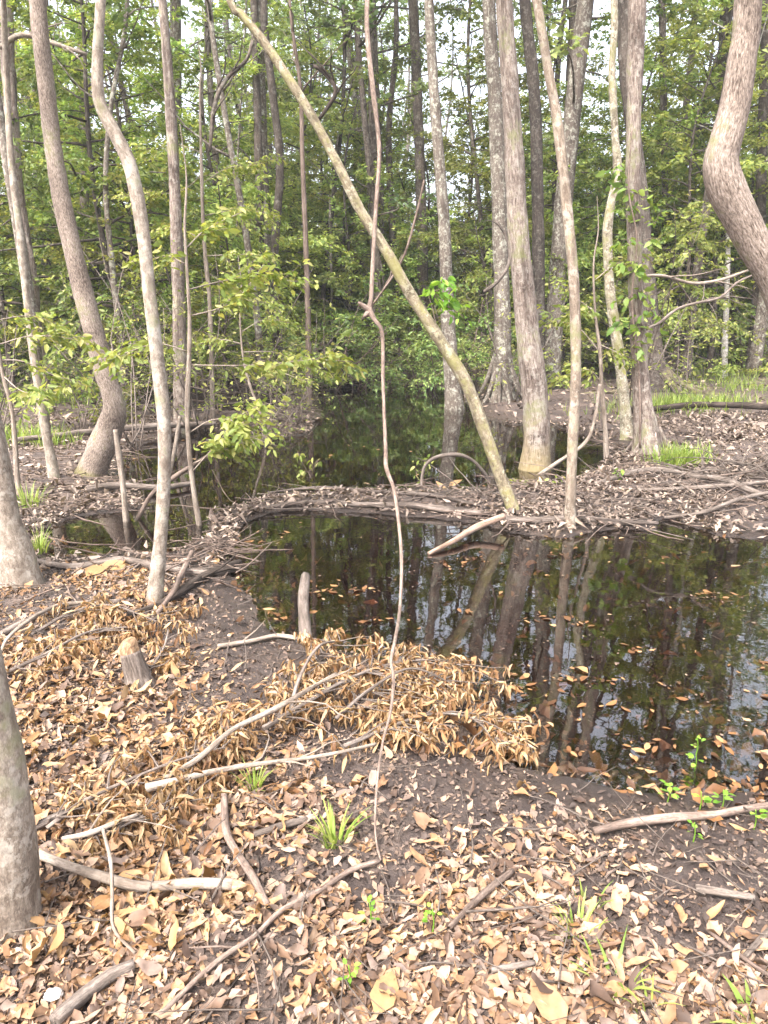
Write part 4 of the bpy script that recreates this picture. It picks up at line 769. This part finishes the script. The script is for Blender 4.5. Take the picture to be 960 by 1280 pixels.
def brush_pile(label, x, y, w, h, n, seed, L, r, mat):
    rg = np.random.default_rng(seed); g = GH(x, y); g[2] = max(g[2], 0); rt = bpy.data.objects; bb = Buf(); sx = w * g[1] / F_PX
    for k in range(n):
        a = rg.uniform(0, 6.28); p = np.array([rg.normal(0, sx * .3), rg.normal(0, sx * .25), rg.random() ** 1.5 * h * .7])
        Q = limb_path(rg, p, (math.cos(a), math.sin(a), rg.normal(.15, .35)), L * rg.uniform(.4, 1.2), 5, .16, -.03); Q[:, 2] = np.maximum(Q[:, 2], .0); rr = r * rg.uniform(.4, 1.4)
        tube(bb, Q, np.linspace(rr, rr * .3, 6), 5, 0)
    o = bb.build('brush_pile', M[mat]); o.location = g; return tag(o, label, 'brush pile')
brush_pile('heap of grey dead twigs on the left shore of the back pond', 352, 524, 85, .3, 60, 1, .6, .008, 'wood_grey')
brush_pile('low tangle of dead branches on the far right bank', 860, 462, 160, .5, 60, 2, 1.4, .014, 'wood_grey')
brush_pile('messy pile of sticks at the right bank edge', 930, 600, 130, .2, 50, 3, .8, .009, 'wood_grey')
brush_pile('knot of roots and sticks between the two ponds at left', 278, 690, 36, .08, 26, 4, .26, .005, 'wood_brown')
# uprooted root plate on the left far bank
def mound(label, x, y, w, hh, seed):
    g = GH(x, y); sx = w * g[1] / F_PX * .5; u, v = np.meshgrid(np.linspace(0, 2 * math.pi, 97)[:-1], np.linspace(0, .5 * math.pi, 30)); X = np.cos(u) * np.cos(v); Y_ = np.sin(u) * np.cos(v); Z = np.sin(v)
    rr = .55 + .6 * fbm(X * 2.2 + 9 + seed, Y_ * 2.2 + Z * 2, seed, 4) + .5 * fbm(X * 7 + 9 + seed, Y_ * 7 + Z * 6, seed + 2, 3); V = np.stack([X * rr * sx, Y_ * rr * sx * .5, Z * rr * hh - .05], -1).reshape(-1, 3); n = 96
    i = np.arange(29)[:, None] * n; j = np.arange(n)[None]; Q = np.stack([i + j, i + (j + 1) % n, i + n + (j + 1) % n, i + n + j], -1).reshape(-1, 4)
    root = empty('uprooted_stump', g, label, 'stump'); bb = Buf(); bb.add(V, [Q], 0, V); bb.build('root_plate', M['root_soil'], root)
    rg = np.random.default_rng(seed)
    for k in range(14):
        a = rg.uniform(3.3, 6.1); p = np.array([math.cos(a) * sx * .6, math.sin(a) * sx * .3, rg.uniform(.15, .9) * hh]); Q = limb_path(rg, p, (math.cos(a), math.sin(a) * .7, rg.normal(.1, .4)), rg.uniform(.4, 1.1), 6, .25, -.08); b2 = Buf(); tube(b2, Q, np.linspace(.03, .006, 7), 6, 0); b2.build('root', M['wood_brown'], root)
    return root
mound('dark uprooted root plate of a fallen tree on the left far bank', 285, 508, 110, .5, 5)
mound('low dark root mound on the far bank behind the vine', 432, 476, 90, .3, 6)

# ------------------------------------------------------------------ grass and seedlings
def grass_blades(bb, rg, c, n, rad, L, w=.006, lean=.6):
    for k in range(n):
        a = rg.uniform(0, 6.28); d = np.array([math.cos(a), math.sin(a), 0]); p = c + d * rad * rg.random() ** .6; l = L * rg.uniform(.5, 1.2); ln = lean * rg.uniform(.3, 1.5); t = np.linspace(0, 1, 5)
        m = p + np.outer(t * ln * l * (.4 + .6 * t), d) + np.outer(l * (t - .35 * ln * t * t), [0, 0, 1]); s = np.array([-d[1], d[0], 0]) * w * rg.uniform(.6, 1.2); ww = (1 - t ** 2)[:, None] * .5 + .02
        V = np.stack([m - s * ww, m + s * ww], 1).reshape(-1, 3); i = np.arange(4)[:, None] * 2; bb.add(V, [i + [[0, 1, 3, 2]]])
def tuft(label, x, y, n, rad, L, seed, w=.007, lean=.6, mat='grass'):
    rg = np.random.default_rng(seed); g = GH(x, y); bb = Buf(); grass_blades(bb, rg, np.zeros(3), n, rad, L, w, lean); o = bb.build('grass_tuft', M[mat]); o.location = g; return tag(o, label, 'grass tuft')
tuft('bright green grass tuft beside the vine foot', 418, 1055, 46, .035, .115, 1, .008)
tuft('small dark green grass tuft under the whitish branch', 318, 988, 30, .03, .10, 2, .007)
tuft('sparse grass tuft among leaves at lower right', 722, 1168, 22, .05, .09, 3, .007)
tuft('few broad grass blades near the bottom edge at right', 768, 1228, 14, .06, .08, 4, .011, .9)
tuft('thin grass sprig above the sparse lower right tuft', 738, 1130, 12, .04, .08, 5, .006)
tuft('wide green blades in the bottom right corner', 948, 1278, 12, .05, .10, 6, .016, .9)
tuft('lone grass blades at the bottom edge right of centre', 815, 1262, 8, .04, .09, 7, .008)
tuft('green grass tuft by the stout left edge trunk', 50, 690, 60, .07, .2, 8, .006, .5)
tuft('short pale grass tuft on the left bank', 36, 632, 70, .14, .2, 9, .007, .5)
def grass_patch(name, areas, n, L, seed):
    rg = np.random.default_rng(seed); bb = Buf(); f = clump_area(areas); xy = f(rg, n); z = height(xy[:, 0], xy[:, 1]); s = sdf(xy[:, 0], xy[:, 1])
    for q in range(n):
        if s[q] > .02: grass_blades(bb, rg, np.array([xy[q, 0], xy[q, 1], z[q] - .01]), 3, .05, L, .012, .5)
    return tag(bb.build(name, M['grass']), kind='stuff')
grass_patch('grass', [(850,520,.5),(830,524,.5),(875,515,.6),(930,492,1.1),(955,484,1.2),(900,480,1.0),(60,500,.9),(30,515,.7),(88,505,.7),(735,470,.8),(930,500,.7),(40,560,.3),(850,586,.15)], 1900, .26, 11)
def seedling(label, x, y, n, seed, L=.035):
    rg = np.random.default_rng(seed); g = GH(x, y); g[2] = max(g[2], 0); root = empty('seedling', g, label, 'seedling'); bb, bl = Buf(), Buf(); tube(bb, np.array([(0, 0, -.01), (.004, 0, .03), (.0, .004, .07)]), [.003, .002, .0015], 5, 0, step=.01)
    a = rg.uniform(0, 6.28, n); h = rg.uniform(.02, .07, n); Dv = np.stack([np.cos(a), np.sin(a), rg.uniform(-.1, .5, n)], -1); leaves(bl, np.stack([0 * h, 0 * h, h], -1) + Dv * .012, Dv, np.array([0, 0, 1.]) + rg.normal(0, .2, (n, 3)), L * rg.uniform(.7, 1.3, n), L * .7, .08, .1, 0, True)
    bb.build('stem', M['leaf_fresh'], root); bl.build('leaves', M['leaf_fresh'], root); return root
for k, (x, y, lb) in enumerate([(868, 962, 'broad leaved seedling standing in the shallow water among leaves'), (874, 1012, 'seedling just above the reddish water edge branch'), (902, 1010, 'seedling right of its twin above the water edge branch'), (834, 1002, 'seedling with rounded leaves left of the shallow water twins'),
        (942, 1036, 'seedling below the water edge branch at right'), (436, 1238, 'tiny green seedling near the bottom edge'), (540, 1166, 'tiny green seedling right of the slender brown stick'), (462, 1158, 'tiny seedling below the slender brown stick bend'), (866, 1052, 'tiny yellow seedling below the right branch middle'), (870, 942, 'floating green seedling furthest out in the right shallows')]):
    seedling(lb, x, y, 7 + k % 4, 500 + k, .026 if k < 5 else .016)
# white fungus flake and big fallen leaves
def big_leaf(label, x, y, L, az, seed, mat, wr=.5, name='large_leaf', cat='leaf', tilt=.15):
    rg = np.random.default_rng(seed); g = GH(x, y); bb = Buf(); d = np.array([[math.cos(az), math.sin(az), tilt]]); leaves(bb, -d * L * .5 + [[0, 0, .03]], d, [[.1, -.3, 1]], L, L * wr, .12, .15, 0, True); o = bb.build(name, M[mat]); o.location = g; return tag(o, label, cat)
big_leaf('large orange brown leaf near the bottom edge centre', 482, 1250, .13, 1.2, 1, 'litter_gold')
big_leaf('large pale leaf near the bottom edge right of the orange one', 683, 1262, .15, 1.9, 2, 'litter')
big_leaf('large curled orange leaf on the left bank below the channel', 142, 712, .26, .1, 3, 'litter_gold', .5)
big_leaf('large tan leaf left of the curled orange leaf', 122, 718, .2, 1.2, 4, 'litter_gold', .6)
big_leaf('upright orange leaf on the spit behind the logs', 550, 608, .2, 2.2, 5, 'litter_gold', .4, tilt=.9)
big_leaf('tan leaf lying on the spit right of the upright orange leaf', 570, 606, .18, .5, 6, 'litter_gold', .4, tilt=.5)
mw_, ntw, Nw, Lw = new_mat('white_fungus'); bw = Nw('ShaderNodeBsdfPrincipled'); nw = Nw('ShaderNodeTexNoise'); nw.inputs['Scale'].default_value = 90; rw = ramp(ntw, [(.35, (.5, .46, .42)), (.6, (.8, .77, .74))]); Lw(nw.outputs[0], rw.inputs[0]); Lw(rw.outputs[0], bw.inputs['Base Color']); ow = Nw('ShaderNodeOutputMaterial'); Lw(bw.outputs[0], ow.inputs['Surface'])
g = GH(67, 1246); bb = Buf(); rg = np.random.default_rng(3); u, v = np.meshgrid(np.linspace(0, 2 * math.pi, 25)[:-1], np.linspace(0, .5 * math.pi, 6)); rr = .7 + .6 * fbm(np.cos(u) * 3 + 5, np.sin(u) * 3 + v * 3, 4, 3)
V = np.stack([np.cos(u) * np.cos(v) * rr * .022, np.sin(u) * np.cos(v) * rr * .017, np.sin(v) * .014 * rr + .008], -1).reshape(-1, 3); i = np.arange(5)[:, None] * 24; j = np.arange(24)[None]; bb.add(V, [np.stack([i + j, i + (j + 1) % 24, i + 24 + (j + 1) % 24, i + 24 + j], -1).reshape(-1, 4)])
o = bb.build('wood_chip', mw_); o.location = g; tag(o, 'small white crumbly fungus lump on the soil at bottom left', 'fungus')

# ------------------------------------------------------------------ the forest behind
def canopy_tree(seed, Ht, r, z0, mat):
    rg = np.random.default_rng(seed); root = empty('forest_tree', (0, 0, 0), 'tall slender forest tree with thin grey brown trunk far behind the ponds', 'tree', 'tall trees of the far forest')
    n = 14; lean = rg.normal(0, .06, 2); P = np.array([[lean[0] * k * Ht / n + .55 * math.sin(k * .6 + seed) * (k / n), lean[1] * k * Ht / n + .55 * math.cos(k * .5 + seed) * (k / n), Ht * k / n - .15] for k in range(n + 1)])
    Rr = r * np.linspace(1, .15, n + 1) ** .9; bt, bl = Buf(), Buf(); Ps, Rs = tube(bt, P, Rr, 9, 0, step=.6, rough=.08, seed=seed, flare=(.4, .5, 5)); fol = Foliage(.15, .55)
    grow(rg, bt, bl, fol, Ps, Rs, z0, .99, 26, 3.4, .3, 30, subd=2.6, bare=.12)
    grow(rg, bt, bl, fol, Ps, Rs, .16, z0, 10, 1.7, .1, 24, subd=2.6, bare=.25)
    fol.emit(bl, rg, 0); bt.build('trunk', M[mat], root); bl.build('crown', [M['leaf_canopy'], M['wood_brown']], root); return root
def under_tree(seed, Ht, leafL, nl, LL):
    rg = np.random.default_rng(seed); root = empty('understory_tree', (0, 0, 0), 'small understory tree with level layers of green leaves under the tall forest', 'tree', 'small leafy trees of the forest understory')
    n = 8; P = np.array([[.14 * math.sin(k * .9 + seed) * k / n * 2, .14 * math.cos(k * .7 + seed) * k / n * 2, Ht * k / n - .1] for k in range(n + 1)]); Rr = (.0085 * Ht) * np.linspace(1, .2, n + 1)
    bt, bl = Buf(), Buf(); Ps, Rs = tube(bt, P, Rr, 7, 0, step=.35, rough=.08, seed=seed); fol = Foliage(leafL, .5)
    grow(rg, bt, bl, fol, Ps, Rs, .10 if Ht < 7 else .22, .99, nl, LL, .10, 74, subd=4.0, subL=.44); fol.emit(bl, rg, 0)
    bt.build('trunk', M['bark_dark'], root); bl.build('crown', [M['leaf_under'], M['wood_brown']], root); return root
def shrub(seed, Ht, leafL):
    rg = np.random.default_rng(seed); root = empty('shrub', (0, 0, 0), 'dense green shrub with arching leafy stems along the far bank', 'shrub', 'green shrubs along the far bank'); bt, bl = Buf(), Buf(); fol = Foliage(leafL, .5)
    for k in range(7):
        a = rg.uniform(0, 6.28); Q = limb_path(rg, (rg.normal(0, .12), rg.normal(0, .12), -.05), (math.cos(a) * .5, math.sin(a) * .5, 1), Ht * rg.uniform(.7, 1.15), 6, .15, -.05); Rr = np.linspace(.018, .005, 7); tube(bt, Q, Rr, 5, 0)
        grow(rg, bt, bl, fol, Q, Rr, .2, .98, 6, Ht * .42, .1, 58, subd=4, subL=.45, side=4)
    fol.emit(bl, rg, 0); bt.build('stem', M['wood_brown'], root); bl.build('foliage', [M['leaf_shrub'], M['wood_brown']], root); return root
def bare_pole(seed, Ht):
    rg = np.random.default_rng(seed); root = empty('bare_pole_tree', (0, 0, 0), 'thin bare grey sapling pole with few twigs in the far forest', 'tree', 'bare sapling poles in the far forest'); n = 8
    P = np.array([[.2 * math.sin(k * .9 + seed) * k / n * 2, .2 * math.cos(k * .7 + seed) * k / n * 2, Ht * k / n - .1] for k in range(n + 1)]); Rr = (.0055 * Ht) * np.linspace(1, .25, n + 1); bt, bl = Buf(), Buf()
    Ps, Rs = tube(bt, P, Rr, 6, 0, step=.5, rough=.08, seed=seed); fol = Foliage(.12, .5); grow(rg, bt, bl, fol, Ps, Rs, .3, .99, 12, 1.5, .6, 9, subd=1.6, bare=.6); fol.emit(bl, rg, 0)
    bt.build('trunk', M['bark_grey'], root); bl.build('crown', [M['leaf_canopy'], M['wood_grey']], root); return root
rg = np.random.default_rng(77)
def thick(x, y): return vnoise(x / y * 9 + 3.3, 0 * x, 61) > .45 or y < 20      # the far wood stands in uneven groups with gaps between
def spots(n, y0, y1, k, dmin, seed, xk=1.0, ok=None):
    r_ = np.random.default_rng(seed); out = []
    for _ in range(n * 60):
        if len(out) >= n: break
        y = math.sqrt(r_.uniform(y0 * y0, y1 * y1)); x = r_.uniform(-1, 1) * (k * y + 1.5)
        if sdf([x], [y])[0] < .35 or (ok and not ok(x, y)): continue
        if any((x - a) ** 2 + (y - b) ** 2 < dmin * dmin for a, b in out): continue
        out.append((x, y))
    return out
def plant(protos, pts, s0, s1, seed, tilt=.03):
    r_ = np.random.default_rng(seed); used = set()
    for q, (x, y) in enumerate(pts):
        p = protos[q % len(protos)]; loc = (x, y, H(x, y) - .02); rz = r_.uniform(0, 6.28); sc = r_.uniform(s0, s1); tl = (r_.normal(0, tilt), r_.normal(0, tilt))
        if q % len(protos) not in used: used.add(q % len(protos)); p.location = loc; p.rotation_euler = (tl[0], tl[1], rz); p.scale = (sc,) * 3
        else: dup(p, loc, rz, sc, tilt=tl)
plant([canopy_tree(600 + k, [22, 25, 20, 24, 18, 23][k], [.12, .16, .10, .18, .08, .13][k], [.42, .48, .38, .5, .35, .45][k], ['bark_dark', 'bark_grey', 'bark_dark', 'bark_grey', 'bark_dark', 'bark_flaky'][k]) for k in range(6)],
      spots(46, 19, 55, .62, 1.9, 1, ok=thick) + spots(22, 14.5, 20, .55, 1.5, 21), .8, 1.15, 2)
plant([under_tree(620 + k, [4.2, 5.6, 7.2, 3.6, 8.2, 6.2][k], [.085, .09, .095, .08, .10, .09][k], [28, 36, 42, 24, 46, 36][k], [1.7, 2.0, 2.3, 1.5, 2.5, 2.1][k]) for k in range(6)],
      spots(120, 12, 26, .6, .95, 13, ok=lambda x, y: not (x > 4.2 and y < 16.5) and not (x > -2.4 and y < 16.2)) + spots(165, 22, 50, .62, 1.1, 3, ok=thick)[:0] + spots(165, 22, 50, .62, 1.1, 3, ok=thick), .75, 1.15, 4)
plant([shrub(640 + k, [1.3, 1.8, 2.3, 1.6][k], [.07, .075, .08, .07][k]) for k in range(4)],
      [(-2.6, 15.2), (-1.9, 16.6), (-1.2, 16.9), (-.5, 17.1), (.2, 17.), (.9, 16.7), (1.5, 16.3), (2.0, 15.6), (2.9, 15.8), (3.6, 17.5), (-3.4, 14.2), (-4.3, 13.2), (-5.2, 13.8), (-.9, 18.4), (.6, 18.3), (2.4, 17.9)] + spots(120, 15.5, 34, .6, .8, 5, ok=lambda x, y: not (x > 3.6 and y < 17.5)), .7, 1.2, 6)
plant([bare_pole(660 + k, [9, 12, 14, 10][k]) for k in range(4)], spots(58, 9.6, 34, .6, .9, 7, ok=lambda x, y: not (x > 3.2 and y < 16) and not (x > -1.6 and y < 13)), .7, 1.2, 8, .06)
# the wood beyond, where single trees can no longer be told apart
def bare_bush(seed, Ht):
    rg = np.random.default_rng(seed); root = empty('bare_bush', (0, 0, 0), 'leafless grey twiggy bush between the tree trunks on the banks', 'bush', 'leafless twiggy bushes on the banks'); bt, bl = Buf(), Buf(); fol = Foliage(.07, .45)
    for k in range(6):
        a = rg.uniform(0, 6.28); Q = limb_path(rg, (rg.normal(0, .06), rg.normal(0, .06), -.05), (math.cos(a) * .45, math.sin(a) * .45, 1), Ht * rg.uniform(.6, 1.2), 6, .16, -.02); Rr = np.linspace(.012, .003, 7); tube(bt, Q, Rr, 5, 0)
        grow(rg, bt, bt, fol, Q, Rr, .2, .98, 7, Ht * .4, .3, 5, subd=5, subL=.5, side=4, tmi=0)
    fol.emit(bl, rg, 0); bt.build('stem', M['wood_grey'], root); bl.build('leaves', M['leaf_bright'], root); return root
plant([bare_bush(680 + k, [1.6, 2.2, 2.8][k]) for k in range(3)], [(-1.7, 9.9), (-2.6, 10.6), (-3.2, 9.3), (-4.2, 10.2), (-2.1, 11.6), (-3.6, 11.8), (-5.0, 9.4), (-1.3, 11.0), (3.9, 11.5), (5.2, 13.0), (2.3, 13.6), (6.0, 10.6)], .7, 1.15, 9)
rg = np.random.default_rng(90); bb = Buf(); n = 56000
y = rg.uniform(54, 78, n); x = rg.uniform(-1, 1, n) * (.66 * y + 4); zt = 4 + 13 * fbm(x * .13, y * .05, 3, 3) ** 2; z = .3 + rg.random(n) ** 1.15 * zt
Dv = rg.normal(0, 1, (n, 3)) * [1, 1, .6]; N = rg.normal(0, .7, (n, 3)) + [0, -.2, .8]; L = rg.uniform(.15, .38, n); leaves(bb, np.stack([x, y, z], -1), Dv, N, L, L * .55, .1, .2)
tag(bb.build('far_woods', M['leaf_far']), kind='stuff')

# ------------------------------------------------------------------ thin forest haze
mh = bpy.data.materials.new('haze'); mh.use_nodes = True; nh = mh.node_tree; nh.nodes.clear(); pv = nh.nodes.new('ShaderNodeVolumePrincipled'); pv.inputs['Color'].default_value = (.93, .96, 1, 1); pv.inputs['Density'].default_value = .0015; pv.inputs['Anisotropy'].default_value = .2
oh = nh.nodes.new('ShaderNodeOutputMaterial'); nh.links.new(pv.outputs[0], oh.inputs['Volume'])
X0, X1, Y0_, Y1_, Z0, Z1 = -140, 140, -30, 152, -2.6, 34; hv = np.array([(X0, Y0_, Z0), (X1, Y0_, Z0), (X1, Y1_, Z0), (X0, Y1_, Z0), (X0, Y0_, Z1), (X1, Y0_, Z1), (X1, Y1_, Z1), (X0, Y1_, Z1)], float)
bb = Buf(); bb.add(hv, [np.array([(3, 2, 1, 0), (4, 5, 6, 7), (0, 1, 5, 4), (1, 2, 6, 5), (2, 3, 7, 6), (3, 0, 4, 7)])]); tag(bb.build('haze', mh, smooth=False), kind='stuff')

# ------------------------------------------------------------------ light
SUN_AZ, SUN_EL = R(-145), R(57)             # azimuth measured from +Y towards +X: the sun stands behind the viewpoint, to the left
sv = Vector((math.sin(SUN_AZ) * math.cos(SUN_EL), math.cos(SUN_AZ) * math.cos(SUN_EL), math.sin(SUN_EL)))
sun = bpy.data.lights.new('sun', 'SUN'); sun.energy = 3.4; sun.angle = R(2.0); sun.color = (1.0, .955, .89)
so = bpy.data.objects.new('sun', sun); COL.objects.link(so); so.rotation_euler = sv.to_track_quat('Z', 'Y').to_euler(); so.location = sv * 40
w = bpy.data.worlds.new('World'); scene.world = w; w.use_nodes = True; nt = w.node_tree; nt.nodes.clear()
sk = nt.nodes.new('ShaderNodeTexSky'); sk.sky_type = 'NISHITA'; sk.sun_disc = False; sk.sun_elevation = SUN_EL; sk.sun_rotation = SUN_AZ
sk.air_density = 1.0; sk.dust_density = 8.0; sk.ozone_density = 1.0; sk.altitude = 0
bg = nt.nodes.new('ShaderNodeBackground'); bg.inputs[1].default_value = .15; wo = nt.nodes.new('ShaderNodeOutputWorld')
hs = nt.nodes.new('ShaderNodeHueSaturation'); hs.inputs['Saturation'].default_value = .42; hs.inputs['Value'].default_value = 4.2
nt.links.new(sk.outputs[0], hs.inputs['Color']); nt.links.new(hs.outputs[0], bg.inputs[0]); nt.links.new(bg.outputs[0], wo.inputs[0])
vs = scene.view_settings; vs.view_transform = 'Standard'; vs.look = 'None'; vs.exposure = 0.52; vs.gamma = 1.0; vs.use_curve_mapping = False
c = scene.cycles; c.max_bounces = 7; c.diffuse_bounces = 4; c.glossy_bounces = 3; c.transmission_bounces = 4; c.transparent_max_bounces = 8; c.use_denoising = True; c.sample_clamp_indirect = 6
c.caustics_reflective = False; c.caustics_refractive = False
